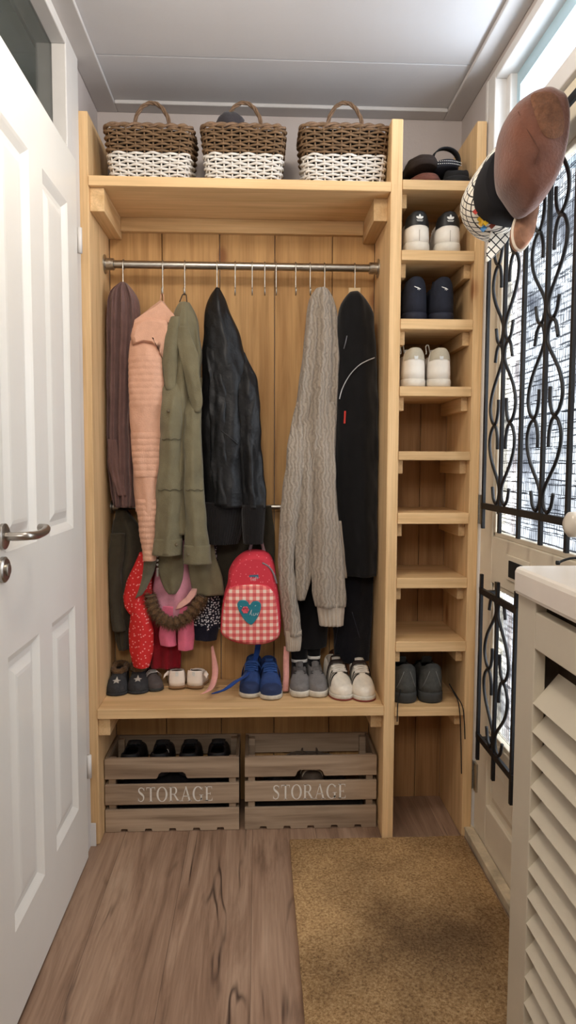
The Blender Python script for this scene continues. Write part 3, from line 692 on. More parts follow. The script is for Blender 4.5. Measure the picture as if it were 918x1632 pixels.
# black leather jacket
t = garment('leather_jacket', 'black leather bomber jacket with ribbed knit hem and cuff', 'jacket', 360, 862, 2.25)
bd = drape(MB(), [(462, 341, 351), (468, 335, 355), (480, 331, 361), (505, 326, 371), (540, 323, 383), (580, 322, 396), (610, 322, 406), (640, 321, 409), (700, 320, 410), (760, 320, 412), (808, 321, 412)], 2.262, .052, folds=((2, .014, .9, .25), (5, .003, 0, .5)), seed=31, wr=.012, grow=.4)
obj('body', bd, M_LEATHER, t, smooth=True)
sl = drape(MB(), [(560, 364, 391), (600, 374, 408), (625, 378, 413), (660, 379, 415), (720, 381, 418), (770, 384, 422), (810, 385, 425)], 2.225, .032, folds=((3, .008, .9, .35),), seed=32, wr=.012, tt=.3)
obj('sleeve', sl, M_LEATHER, t, smooth=True)
s2 = drape(MB(), [(520, 330, 352), (580, 330, 360), (660, 334, 366), (740, 336, 372), (805, 340, 380)], 2.222, .022, folds=((2, .008, 0, .4),), seed=33, wr=.014, tt=.3)
obj('sleeve', s2, M_LEATHER, t, smooth=True)
obj('rib_hem', drape(MB(), [(800, 322, 396), (812, 321, 394), (840, 321, 388), (866, 324, 380)], 2.25, .042, folds=((34, .0018, 0, 0), (3, .007, .9, .2)), nt=200, nz=24, seed=34, wr=.003), M_RIBB, t, smooth=True)
obj('rib_cuff', drape(MB(), [(804, 386, 424), (815, 385, 423), (845, 386, 421), (866, 388, 419)], 2.222, .031, folds=((26, .0018, 0, 0),), nt=160, nz=24, seed=35, wr=.002), M_RIBB, t, smooth=True)
sm_ = MB(); sm_.tube([on(bd, 352+k*4, 686+k*2.6+k*k*.1, 2.2, .0005) for k in range(8)], .0014, 5)
obj('seam', sm_, pm('leather_seam', (48, 48, 52), .4), t, smooth=True)
hk = HOOKS[346]; obj('hanging_loop', MB().tube([(hk[0]-.005, 2.255, hk[2]-.03), (hk[0]-.004, 2.27, hk[2]-.004), (hk[0], 2.272, hk[2]+.001), (hk[0]+.004, 2.27, hk[2]-.004), (hk[0]+.005, 2.255, hk[2]-.03)], .002, 6), BLACK, t, smooth=True)

# grey cardigan
t = garment('cardigan', 'long grey cable-knit cardigan with drooping sleeves', 'cardigan', 490, 1035, 2.24)
bd = drape(MB(), [(462, 503, 522), (472, 493, 530), (495, 489, 536), (540, 485, 540), (600, 478, 540), (660, 470, 537), (720, 460, 534), (780, 453, 536), (830, 452, 540), (875, 462, 542), (905, 470, 530)], 2.255, .05, folds=((4, .013, .4, .2), (9, .008, 1, .3)), seed=41, wr=.006, grow=.6)
obj('body', bd, M_CARD, t, smooth=True)
obj('sleeve', drape(MB(), [(640, 472, 494), (700, 460, 490), (780, 450, 482), (840, 445, 474), (900, 443, 468), (950, 446, 474), (985, 450, 479), (1012, 453, 481)], 2.21, .03, folds=((3, .007, .4, .3),), seed=42, wr=.007, tt=.3), M_CARD, t, smooth=True)
obj('rib_cuff', drape(MB(), [(1004, 453, 481), (1020, 455, 480), (1036, 456, 478)], 2.21, .026, folds=((14, .0025, 0, 0),), nt=120, nz=16), M_CARDR, t, smooth=True)
obj('front_panel', drape(MB(), [(640, 486, 508), (720, 480, 506), (800, 474, 506), (880, 470, 504), (930, 471, 494), (956, 474, 486)], 2.205, .02, folds=((3, .008, 1, .4),), seed=43, wr=.007, tt=.4), M_CARD, t, smooth=True)
obj('sleeve', drape(MB(), [(640, 502, 536), (720, 502, 534), (800, 500, 536), (860, 498, 544), (910, 496, 549), (945, 497, 551), (966, 502, 550)], 2.198, .032, folds=((3, .007, 2, .3),), seed=44, wr=.007, tt=.4), M_CARD, t, smooth=True)
obj('rib_cuff', drape(MB(), [(960, 504, 549), (975, 506, 549), (996, 509, 548)], 2.198, .027, folds=((13, .003, 0, 0),), nt=120, nz=16, smoothn=0), M_CARDR, t, smooth=True)
obj('button_band', drape(MB(), [(830, 534, 544), (870, 538, 548), (900, 541, 551), (921, 544, 552)], 2.23, .012, folds=((3, .002, 0, 0),), nz=24, nt=30), M_CARDR, t, smooth=True)
hk = HOOKS[517]

# black softshell jacket
t = garment('softshell_jacket', 'black hooded softshell jacket with curved white piping and red zip pull', 'jacket', 570, 915, 2.26)
bd = drape(MB(), [(468, 556, 573), (474, 550, 579), (484, 542, 588), (500, 537, 594), (545, 536, 599), (620, 535, 602), (720, 534, 604), (820, 537, 605), (880, 545, 605), (916, 548, 603)], 2.265, .055, folds=((3, .01, .2, .2),), seed=51, wr=.009, grow=.5)
obj('body', bd, M_SHELL, t, smooth=True)
pt = [on(bd, x, y, 2.2, .001) for x, y in ((541, 636), (544, 624), (549, 612), (556, 600), (564, 590), (574, 581), (585, 575), (597, 570))]
obj('reflective_piping', MB().tube(catmull(pt, 5), .0016, 6), pm('pale_piping', (190, 190, 192), .5), t, smooth=True)
pt = [on(bd, x, y, 2.2, .002) for x, y in ((550, 655), (549.5, 664), (549, 675))]
obj('zip_pull', MB().strip(pt, (.0028, 0, 0), .0012), pm('red_tab', (196, 44, 30), .6), t)
pt = [on(bd, x, y, 2.2, .002) for x, y in ((553, 535), (551, 545), (548, 556))]
obj('chest_zip', MB().tube(pt, .0016, 6), pm('grey_zip', (120, 122, 128), .4), t, smooth=True)
lb = at(565, 464, 2.245)
obj('neck_label', MB().box(lb.x-.019, lb.x+.019, lb.y-.003, lb.y+.003, lb.z-.011, lb.z+.010), pm('pale_neck_label', (206, 180, 140), .8), t, bevel=.001)
hk = HOOKS[565]

# lower garments
t = garment('track_pants', 'black track trousers with white ankle stripes hanging behind the grey cardigan', 'trousers', 490, 1060, 2.30)
obj('legs', drape(MB(), [(850, 470, 535), (920, 462, 532), (990, 462, 524), (1030, 463, 520)], 2.305, .03, folds=((2, .01, 0, .2),), seed=61), M_TRACK, t, smooth=True)
for (a, b_, e) in (((464, 489, 1063)), ((490, 510, 1058))):
    obj('ankle_cuff', drape(MB(), [(1020, a-1, b_+2), (e, a+1, b_)], 2.30, .024, folds=(), nz=8), M_TRACK, t, smooth=True)
    obj('ankle_stripe', drape(MB(), [(e-14, a, b_+1.2), (e-9.5, a, b_+1)], 2.2995, .0255, folds=(), nz=4, smoothn=0), M_WHITEC, t, smooth=True)
t = garment('jeans', 'dark denim jeans hanging below the black softshell jacket', 'trousers', 563, 1052, 2.31)
jb = drape(MB(), [(860, 536, 600), (930, 530, 596), (1000, 530, 592), (1052, 534, 588)], 2.312, .034, folds=((2, .012, 1.5, .1),), seed=62); obj('legs', jb, M_JEANS, t, smooth=True)
MDS = pm('denim_seam', (60, 62, 76), .9)
obj('seam', MB().tube([on(jb, 541 - k*.9, 985+k*5.6, 2.27, .0005) for k in range(9)], .0009, 5), MDS, t, smooth=True)
obj('seam', MB().tube([on(jb, 561 + k*1.8, 975+k*6, 2.27, .0005) for k in range(8)], .0009, 5), MDS, t, smooth=True)

t = garment('child_jacket', 'dark olive child jacket hanging low in the left corner', 'jacket', 198, 1030, 2.32)
dj = drape(MB(), [(812, 186, 204), (840, 180, 222), (880, 175, 234), (930, 174, 228), (980, 177, 214), (1012, 184, 212), (1034, 190, 208)], 2.325, .034, folds=((4, .01, 0, .3),), seed=63, wr=.012); obj('body', dj, M_DOLIVE, t, smooth=True)
obj('sleeve', drape(MB(), [(850, 176, 200), (900, 174, 196), (960, 175, 194), (1005, 180, 200)], 2.285, .018, folds=((2, .005, 0, .3),), seed=64, wr=.01), M_DOLIVE, t, smooth=True)

t = garment('raincoat', 'red child coat with small pale dots, hanging below the pink jacket', 'coat', 225, 1060, 2.28)
obj('hood', drape(MB(), [(880, 222, 240), (905, 212, 243), (930, 201, 242), (950, 196, 241), (966, 199, 238), (977, 206, 234)], 2.278, .034, folds=((3, .006, 0, .3),), seed=65), M_RDOT, t, smooth=True)
obj('sleeve', drape(MB(), [(962, 214, 238), (980, 208, 241), (1005, 205, 245), (1035, 206, 245), (1062, 213, 238)], 2.27, .03, folds=((2, .005, 1, .2),), seed=66), M_RDOT, t, smooth=True)
hl = MB(); hl.strip(catmull([at(x, y, 2.238) for x, y in ((240, 893), (236, 915), (229, 935), (221, 951))], 6), [V((.022-.0006*k, 0, .006)) for k in range(19)], .004)
obj('hood_lining', hl, M_GREYG, t, smooth=True)
t = garment('dress', 'dark crimson garment hanging behind the pink child coat', 'clothing', 262, 1062, 2.33)
obj('body', drape(MB(), [(850, 236, 282), (960, 236, 286), (1030, 238, 289), (1064, 240, 288)], 2.316, .018, folds=((4, .008, 0, .2),), seed=67), M_CRIM, t, smooth=True)

t = garment('winter_coat', 'pink child winter coat with brown fur trimmed hood', 'coat', 282, 1030, 2.29)
obj('hood', drape(MB(), [(860, 262, 300), (905, 248, 312), (940, 244, 316), (965, 252, 310), (984, 264, 296)], 2.298, .034, folds=((3, .008, 0, .3),), seed=68), M_LILAC, t, smooth=True)
hl = MB(); puff(hl, px_outline([(314, 938), (313, 948), (303, 960), (288, 970), (279, 972), (284, 962), (296, 952), (306, 938)], 2.25), 2.243, 2.262, rnd=.2, nr=3)
obj('hood_lining', hl, M_PEACH, t, smooth=True)
fm = MB(); rr = random.Random(5)
fp = catmull([at(x, y, 2.252) for x, y in ((240, 948), (244, 966), (256, 982), (274, 991), (294, 984), (310, 968), (322, 950))], 8)
fm.tube(fp, [.016+.004*math.sin(k*1.7) for k in range(len(fp))], 12)
base = len(fm.v)
for i in range(2600):
    p = fp[rr.randrange(len(fp))]; a = rr.uniform(0, 2*PI); d = V((math.cos(a)*.9, rr.uniform(-1, .5), math.sin(a)-.25)).normalized()
    s0 = p + d*.012 + V((rr.uniform(-.006, .006), 0, rr.uniform(-.005, .005))); s1_ = s0 + (d*.014 + V((rr.uniform(-.005, .005), 0, -.008)))*rr.uniform(.7, 1.3)
    w = d.cross(V((rr.uniform(-1, 1), rr.uniform(-1, 1), rr.uniform(-1, 1)))).normalized()*.0011
    fm.add([s0-w, s0+w, s1_], [(0, 1, 2)])
obj('fur_trim', fm, M_FUR, t)
obj('sleeve', drape(MB(), [(965, 256, 284), (990, 255, 282), (1012, 254, 281), (1028, 256, 282)], 2.283, .022, folds=((2, .005, 0, .2),), seed=69, nz=40), M_PINK, t, smooth=True)
obj('sleeve', drape(MB(), [(965, 283, 304), (990, 284, 308), (1015, 283, 311), (1035, 284, 308)], 2.275, .022, folds=((2, .005, 1, .2),), seed=70, nz=40), M_PINK, t, smooth=True)

t = garment('blouse', 'navy child garment scattered with white dots beside the pink backpack', 'clothing', 328, 1018, 2.30)
obj('body', drape(MB(), [(860, 312, 345), (930, 309, 350), (975, 306, 352), (1002, 307, 351)], 2.305, .022, folds=((3, .007, 0, .2),), seed=71), M_NDOT, t, smooth=True)
obj('hem_band', drape(MB(), [(996, 307, 350), (1008, 308, 348), (1019, 310, 346)], 2.303, .0235, folds=((3, .006, 0, .2),), seed=71, nz=14), M_NAVY, t, smooth=True)
t = garment('shirt', 'dark olive garment behind the backpack on the lower rail', 'clothing', 390, 950, 2.335)
obj('body', drape(MB(), [(806, 330, 432), (850, 340, 438), (900, 346, 436), (960, 352, 430)], 2.318, .014, folds=((5, .006, 0, .2),), seed=72), M_DOLIVE, t, smooth=True)

# two loose pink ribbons reaching the bench
rb_ = MB(); pth = catmull([at(x, y, Y_) for x, y, Y_ in ((338, 1030, 2.30), (341, 1050, 2.28), (343, 1070, 2.25), (340, 1088, 2.21), (333, 1100, 2.17), (322, 1106, 2.165))], 6)
for p in pth: p.z = max(p.z, zB_t+.004)
rb_.strip(pth, [V((.003+.007*min(1, k/10), 0, .002)) for k in range(len(pth))], .0012)
tag(obj('ribbon', rb_, M_RIBBON, loc=pth[-1], smooth=True), 'curling pink ribbon touching the bench left of the blue strap', 'ribbon')
rb_ = MB(); pth = catmull([at(x, y, Y_) for x, y, Y_ in ((457, 1030, 2.235), (456, 1050, 2.232), (456, 1075, 2.228), (455, 1102, 2.222))], 6)
for p in pth: p.z = max(p.z, zB_t+.003)
rb_.strip(pth, (.0095, .001, 0), .0012)
tag(obj('ribbon', rb_, M_RIBBON, loc=pth[-1], smooth=True), 'straight pink ribbon hanging between the blue and grey sneakers', 'ribbon')

# ------------------------------------------------------------------ backpack
def gingham():
    mt, nt, b = newmat('pink_gingham')
    tc = N(nt, 'ShaderNodeTexCoord'); sx = N(nt, 'ShaderNodeSeparateXYZ'); L(nt, tc, 'Object', sx, 0); s = []
    for ax in ('X', 'Z'):
        m_ = N(nt, 'ShaderNodeMath', operation='MULTIPLY', i_1=1/.0215); L(nt, sx, ax, m_, 0)
        f = N(nt, 'ShaderNodeMath', operation='FRACT'); L(nt, m_, 0, f, 0); g = N(nt, 'ShaderNodeMath', operation='GREATER_THAN', i_1=.48); L(nt, f, 0, g, 0); s.append(g)
    ad = N(nt, 'ShaderNodeMath', operation='MULTIPLY_ADD', i_1=.5); L(nt, s[0], 0, ad, 0)
    h = N(nt, 'ShaderNodeMath', operation='MULTIPLY', i_1=.5); L(nt, s[1], 0, h, 0); L(nt, h, 0, ad, 2)
    r = ramp(nt, [(0, lin((240, 206, 190))), (.3, lin((226, 132, 122))), (.75, lin((208, 82, 84)))], 'CONSTANT'); L(nt, ad, 0, r, 0)
    L(nt, r, 0, b, 'Base Color'); b.inputs['Roughness'].default_value = .7; return mt
M_BP = dotted('red_backpack_cloth', (196, 44, 60), (226, 130, 136), 52, .04); M_GREYW = cloth('grey_webbing', (130, 120, 124)); M_MAUVEW = cloth('mauve_webbing', (176, 140, 146)); M_TEAL = cloth('teal_patch', (44, 118, 132), var=.05)
M_BLUEW = cloth('blue_webbing', (30, 62, 128))
t = garment('backpack', 'red and pink child backpack with gingham front pocket and teal heart', 'backpack', 398, 1030, 2.24)
ol = outline2([(362, 930), (364, 912), (374, 894), (392, 881), (412, 879), (429, 885), (438, 902), (442, 930), (447, 962), (449, 1002), (441, 1022), (415, 1031), (380, 1029), (358, 1019), (351, 1003), (353, 970), (357, 948)], 4)
bm_ = puff(MB(), px_outline(ol, 2.19), 2.178, 2.30, rnd=.16, bulge=.006); obj('main_compartment', bm_, M_BP, t, smooth=True)
ol = outline2([(366, 939), (382, 934), (406, 932), (426, 936), (437, 947), (441, 965), (444, 995), (442, 1017), (415, 1027), (380, 1024), (355, 1012), (354, 992), (357, 965), (361, 948)], 4)
po = puff(MB(), px_outline(ol, 2.165), 2.158, 2.20, rnd=.09, bulge=.004); pk_ = obj('front_pocket', po, gingham(), t, smooth=True)
pp = MB().tube([V(p) for p in [(x, 2.176, z) for x, z in px_outline(ol, 2.165)]], .0028, 6, closed=True); obj('pocket_piping', pp, pm('pink_piping', (214, 70, 84), .6), pk_, smooth=True)
hol = outline2([(398, 964), (403, 958.5), (411, 958), (416, 963), (415, 973), (410, 985), (402, 995), (396, 994), (388, 986), (381, 974), (378, 963), (382, 957), (390, 956.5), (395, 959)], 4)
hy_ = min(p.y for p in po.v)
ht_ = obj('heart_patch', puff(MB(), px_outline(hol, hy_), hy_-.005, hy_+.012, rnd=.05, nr=3), M_TEAL, pk_, smooth=True)
fl = MB()
for k in range(6):
    a = k*PI/3; q = at(391 + 3.4*math.cos(a), 972 + 3.4*math.sin(a), hy_-.006); fl.lathe([(0, -.001), (.005, -.001), (.005, .001), (0, .001)], q, 'y', 10)
q = at(391, 972, hy_-.0065); fl.lathe([(0, -.0012), (.004, -.0012), (.004, .001), (0, .001)], q, 'y', 10)
obj('flower_motif', fl, pm('flower_pink', (226, 90, 104), .7), ht_)
def scribble(strokes, Y, r=.0007):
    m_ = MB()
    for s_ in strokes: m_.tube(catmull([at(x, y, Y) for x, y in s_], 4), r, 5)
    return m_
obj('stitched_lettering', scribble([[(398, 980), (400, 974), (401, 972), (400, 978), (402, 981)], [(404, 977), (404, 981), (407, 980), (407, 977)], [(409, 977), (410, 980.5), (412, 976)], [(383, 966), (385, 967)], [(406, 966), (408, 965)]], hy_-.0058), pm('lettering_pale', (206, 214, 214), .7), ht_)
bq = outline2([(397, 917), (397, 929), (398, 930), (412, 928), (413, 927), (412, 916), (411, 915.5), (398, 916)], 2)
by = min(p.y for p in bm_.v) + .002
by = on(bm_, 405, 922, 2.178, 0).y
bo = obj('name_badge', puff(MB(), px_outline(bq, by), by-.004, by+.008, rnd=.04, nr=2), pm('slate_badge', (62, 96, 116), .6), t)
obj('badge_lettering', scribble([[(400.2, 919), (400.2, 926)], [(402.4, 921.5), (402.4, 925.5)], [(404.2, 924), (406.2, 923), (405.4, 921.6), (404, 923), (404.6, 925.4), (406.4, 925)], [(408.8, 919.6), (407.8, 919.6), (407.6, 925.6)], [(406.8, 921.8), (408.8, 921.6)], [(410.4, 919.5), (410.3, 923.4)], [(410.3, 925.2), (410.3, 925.4)]], by-.0048, .0006), pm('badge_pale', (226, 196, 196), .7), bo)
hd = MB(); pts = catmull([at(x, y, Y_) for x, y, Y_ in ((395, 892, 2.25), (399, 874, 2.262), (404, 852, 2.30), (406, 815, 2.332), (411, 815, 2.332), (415, 852, 2.30), (419, 872, 2.262), (424, 890, 2.25))], 6)
hd.strip(pts, (.0052, .0, .0), .0016); obj('grab_handle', hd, M_MAUVEW, t, smooth=True)
ed = MB(); ed.tube(catmull([on(bm_, x, y, 2.2, .0) for x, y in ((418, 897), (428, 903), (436, 914), (441, 930))], 5), .003, 6); obj('zip', ed, M_GREYW, t, smooth=True)
ss = MB(); pth = catmull([at(x, y, Y_) for x, y, Y_ in ((412, 1022, 2.28), (409, 1042, 2.275), (402, 1060, 2.26), (392, 1076, 2.215), (376, 1086, 2.17), (360, 1098, 2.135), (342, 1105, 2.128))], 6)
for p in pth: p.z = max(p.z, zB_t+.004)
ss.strip(pth, [V((.010, 0.004*min(1, k/14), .004*max(0, 1-k/24))) for k in range(len(pth))], .0018); lab(obj('shoulder_strap', ss, M_BLUEW, t, smooth=True), 'blue webbing strap trailing onto the bench')
# ------------------------------------------------------------------ shoes
class Shoe:
    """heel at y=0, toe towards +y, sole on z=0"""
    def __init__(s, L_, W, H, hs=.02, toe=.5, inst=.62, opn=.40, heel_up=.06, lean=.72, toe_w=.48, point=1.0):
        s.L, s.W, s.H, s.hs, s.toe, s.inst, s.opn, s.hu, s.lean, s.tw, s.pt = L_, W, H, hs, toe, inst, opn, heel_up, lean, toe_w, point
        a = [.0, .006, .02, .045, .08, .12, .17, .23, .30, .36, .42, .48, .54, .60, .66, .72, .78, .84, .89, .93, .96, .985, 1.0]
        s.T = a
    def w(s, t):
        P = [(0, .40), (.12, .41), (.35, .375), (.55, .43), (.72, .5), (.86, s.tw), (1, s.tw*.94)]
        for (a, x), (b, y) in zip(P, P[1:]):
            if a <= t <= b: r = x + (y-x)*(.5-.5*math.cos(PI*(t-a)/(b-a))); break
        if t < .14: r *= math.sqrt(max(0, 1-(1-t/.14)**2))
        if t > .74: r *= max(0, 1-((t-.74)/.26)**(2.4*s.pt))**.5
        return r*s.W
    def h(s, t):
        hc = s.H - s.hs
        P = [(0, 1+s.hu), (.10, 1.0), (.26, .86), (.40, .92), (.48, .86), (.64, s.inst), (.80, s.toe), (.93, s.toe*.82), (1, s.toe*.5)]
        for (a, x), (b, y) in zip(P, P[1:]):
            if a <= t <= b: return hc*(x + (y-x)*(.5-.5*math.cos(PI*(t-a)/(b-a))))
    def e(s, t):
        o = s.opn
        if t <= o: return s.lean
        if t >= o+.12: return 0.0
        return s.lean*(1-(t-o)/.12)**.6 if t < o+.12 else 0
    def p(s, t, q, side, off=0.0):
        w, h, e = s.w(t), s.h(t), s.e(t)
        x = w*(e + (1-e)*math.cos(q*PI/2)**.62 if q < 1 else e)
        z = s.hs + h*math.sin(q*PI/2)**.78
        y = t*s.L + (.035*s.L*max(0, 1-t/.12)*math.sin(q*PI)*-.35 + .02*s.L*q*max(0, 1-t/.12))
        c = V((0, t*s.L, s.hs)); v = V((side*x, y, z)); 
        if off:
            n = V((side*max(x, .004), (-.5*s.W if t < .1 else (.6*s.W if t > .9 else 0)), h*.45*q)).normalized(); v = v + n*off
        return v
    def upper(s):
        mb = MB(); K = 8
        for side in (-1, 1): mb.loft([[s.p(t, k/K, side) for k in range(K+1)] for t in s.T], False)
        return mb
    def lining(s):
        mb = MB(); T = [t for t in s.T if t <= s.opn+.12]
        mb.loft([[V((sd*s.w(t)*.8, t*s.L+.004, s.hs+.012)) for sd in (-1, 1)] for t in T], False)
        return mb
    def sole(s, z0=0, grow=1.04, hs=None):
        hs = hs or s.hs; ring = [(s.w(t), t) for t in s.T]; ol = [(x, t*s.L) for x, t in ring] + [(-x, t*s.L) for x, t in reversed(ring[1:-1])]
        mb = MB(); rs = []
        for z, g in ((z0, .96), (z0+hs*.2, grow), (z0+hs*.9, grow*1.005), (z0+hs*1.15, grow*.98)):
            rs.append([V((x*g, s.L*.5+(y-s.L*.5)*(1+(g-1)*.5), z + (.25*hs*max(0, (y/s.L-.85)/.15)**2 if z == z0 else 0))) for x, y in ol])
        return mb.loft(rs)
    def patch(s, t0, t1, q0, q1, side, off=.0012, n=8, K=6):
        mb = MB(); mb.loft([[s.p(t0+(t1-t0)*j/n, q0+(q1-q0)*k/K, side, off) for k in range(K+1)] for j in range(n+1)], False); return mb
    def cap(s, t0, t1, q0=0, off=.0012):
        mb = MB()
        for sd in (-1, 1):
            o = s.patch(t0, t1, q0, 1, sd, off, 10, 8); mb.add(o.v, o.f)
        return mb
    def tongue(s, wk=.30, up=1.12):
        mb = MB(); rows = []
        for k in range(9):
            t = .64 - .27*k/8
            zt = s.hs + s.h(t) + .0025 if t > .41 else s.hs + s.h(.41) + .0025 + max(.004, s.H*up - s.hs - s.h(.41))*((.41-t)/.04)
            w = s.W*wk*(.5+.12*k/8); rows.append([V((w*u, t*s.L, zt - abs(u)**2*.15*w)) for u in (-1, -.6, -.2, .2, .6, 1)])
        back = [[p + V((0, .0, -.005)) for p in r] for r in rows]
        rings = [a + b[::-1] for a, b in zip(rows, back)]
        return mb.loft(rings)
    def laces(s, n=4, t0=.50, t1=.62, r=.0022, wk=.30):
        mb = MB()
        for k in range(n):
            ta = t0+(t1-t0)*k/(n-1)
            for sg in (-1, 1):
                tb = ta + .03
                pts = []
                for u in range(7):
                    f = -1+2*u/6; t = ta + (tb-ta)*(u/6); zz = s.hs + s.h(t)
                    pts.append(V((sg*f*s.W*wk, t*s.L, zz + .006 - abs(f)**2*s.W*.05)))
                mb.tube(pts, r, 6)
        return mb
    def band(s, t, wd=.06, q0=.25, off=.004, th=.0018):
        """strap over the instep"""
        mb = MB(); rows = []
        for tt in (t-wd/2, t+wd/2):
            row = []
            for sd, qs in ((-1, [q0+(1-q0)*k/7 for k in range(7)]), (1, [1-(1-q0)*k/7 for k in range(1, 8)])):
                for q in qs:
                    w, h = s.w(tt)*1.02, s.h(tt)+.008
                    row.append(V((sd*(w+off)*math.cos(q*PI/2)**.62, tt*s.L, s.hs+(h+off)*math.sin(q*PI/2)**.78)))
            rows.append(row)
        n = len(rows[0]); up = V((0, 0, th))
        rings = [[rows[0][i], rows[1][i], rows[1][i]+up, rows[0][i]+up] for i in range(n)]
        return mb.loft(rings)
    def heel(s, u, z, off=.001):
        """point on the outside of the heel counter: u = sideways, z = height"""
        q = 1.0; 
        for k in range(60):
            zz = s.hs + s.h(.02)*math.sin(k/60*PI/2)**.78
            if zz >= z: q = k/60; break
        best = None
        for k in range(80):
            t = .14*k/79; v = s.p(t, q, 1 if u >= 0 else -1)
            d = abs(abs(v.x)-abs(u))
            if best is None or d < best[0]: best = (d, v)
        v = best[1]; return V((u, v.y-off, z))
    def emblem(s, polys, cx, cz, sz, off=.0016):
        mb = MB()
        for pl in polys:
            c = (sum(p[0] for p in pl)/len(pl), sum(p[1] for p in pl)/len(pl))
            vs = [s.heel(cx+c[0]*sz, cz+c[1]*sz, off)] + [s.heel(cx+x*sz, cz+y*sz, off) for x, y in pl]
            mb.add(vs, [(0, i, i % len(pl) + 1) for i in range(1, len(pl)+1)])
        return mb

def leaf(cx, cy, a, l, w):
    P = []
    for u, v in ((0, 0), (.25, .7), (.5, 1), (.78, .75), (1, 0), (.78, -.75), (.5, -1), (.25, -.7)):
        x, y = u*l, v*w; P.append((cx + x*math.cos(a)-y*math.sin(a), cy + x*math.sin(a)+y*math.cos(a)))
    return P
TREFOIL = [leaf(0, -.12, PI/2, 1.1, .26), leaf(0, -.12, PI/2+.95, 1.0, .26), leaf(0, -.12, PI/2-.95, 1.0, .26),
           [(-.75, -.30), (.75, -.30), (.72, -.42), (-.72, -.42)], [(-.66, -.52), (.66, -.52), (.55, -.64), (-.55, -.64)]]
LEAPCAT = [[(-1, .45), (-.75, .55), (-.3, .35), (-.1, .05), (-.35, .1), (-.8, .35)], [(-.3, .35), (.2, .22), (.55, .1), (.5, -.15), (.15, -.1), (-.1, .05)],
           [(.5, .12), (.8, -.15), (1.0, -.1), (1.05, -.25), (.75, -.35), (.45, -.15)], [(.1, -.05), (.3, -.1), (.15, -.5), (.0, -.45)], [(.35, -.1), (.5, -.15), (.62, -.6), (.48, -.6)]]
CATHEAD = [[(-.55, .35), (-.45, .55), (-.2, .42), (.2, .42), (.45, .55), (.55, .35), (.5, -.2), (.2, -.5), (-.2, -.5), (-.5, -.2)]]

M_SHW = pm('white_shoe_leather', (226, 218, 206), .5, .05, 20, .1, 90); M_SHSOLE = pm('white_rubber', (214, 206, 192), .6, .08, 40); M_SHB = pm('black_shoe_leather', (20, 18, 18), .5, .2, 40)
M_LIN = pm('shoe_lining', (38, 33, 31), .95, .15, 40); M_NAVYS = pm('navy_suede', (24, 27, 40), .85, .2, 60, .2); M_BEIGE = pm('beige_suede', (176, 166, 146), .8, .08, 50)
M_GREYS = pm('grey_green_mesh', (74, 74, 70), .85, .22, 60, .3, 200); M_GREYSOLE = pm('dark_rubber', (58, 58, 56), .8, .15, 50); M_LACEB = pm('black_lace', (14, 13, 13), .8)
M_BLUES = pm('blue_suede', (38, 62, 112), .8, .2, 60, .2, 200); M_BLUES2 = pm('blue_strap', (46, 82, 146), .7, .12, 60); M_OFFW = pm('worn_white_rubber', (206, 200, 186), .7, .14, 70)
M_GREYK = pm('grey_knit_shoe', (118, 114, 112), .9, .12, 120, .3, 300); M_SLIP = pm('charcoal_felt', (52, 52, 54), .95, .22, 60, .4, 200); M_STAR = pm('silver_star', (188, 182, 172), .4, .1)
M_BROWN = pm('brown_leather', (92, 56, 32), .6, .25, 40); M_REDL = pm('red_lining', (150, 28, 30), .8, .1); M_SKINW = pm('cream_baby_leather', (240, 228, 216), .6, .04, 30); M_TAN = pm('tan_sole', (206, 184, 150), .8, .08)
M_DBROWN = pm('dark_brown_felt', (44, 34, 30), .95, .25, 50, .3, 160); M_RBROWN = pm('reddish_brown_sole', (104, 62, 50), .85, .2, 40); M_SILV = pm('silver_heel_emblem', (208, 208, 204), .35, .1)
def solid(o, t=.003):
    me = o.data; me.update(); sgn = sum(q.normal.dot(V((q.center.x, 0, q.center.z*.4)))*q.area for q in me.polygons)
    if sgn < 0: me.flip_normals()
    m_ = o.modifiers.new('thick', 'SOLIDIFY'); m_.thickness = t; m_.offset = -1; return o
def begin(name, label, loc, rz, group, cat='shoe'):
    return thing(name, label, cat, tuple(loc), rz, group)
def P_(name, mb, mat, t, sub=0, weld=0, smooth=True): return obj(name, mb, mat, t, smooth=smooth, local=True, weld=weld, sub=sub)
def spot(px, py, z, Y=None):
    p = at(px, py, Y); p.z = z; return p

def trainer(label, loc, rz, S, up, sole, lin=None, group=None, heel=None, emb=None, lacem=None, tonguem=None, cat='shoe', name='sneaker', heelq=.55, heelt=.12, lacen=4):
    t = begin(name, label, loc, rz, group, cat)
    solid(P_('upper', S.upper(), up, t, weld=.0005)); P_('sole', S.sole(), sole, t); P_('lining', S.lining(), lin or M_LIN, t)
    P_('tongue', S.tongue(), tonguem or up, t)
    if lacen: P_('laces', S.laces(lacen), lacem or M_OFFW, t)
    if heel: P_('heel_tab', S.cap(0, heelt, heelq), heel, t, weld=.0003)
    if emb: P_('heel_emblem', S.emblem(*emb[0]), emb[1], t, smooth=False)
    return t
def on_shelf(px, k, y=None): p = at(px, 700, ZF+.03 if y is None else y); p.z = SH[k] + .0005; return p
G1 = 'white trainers with black heels'
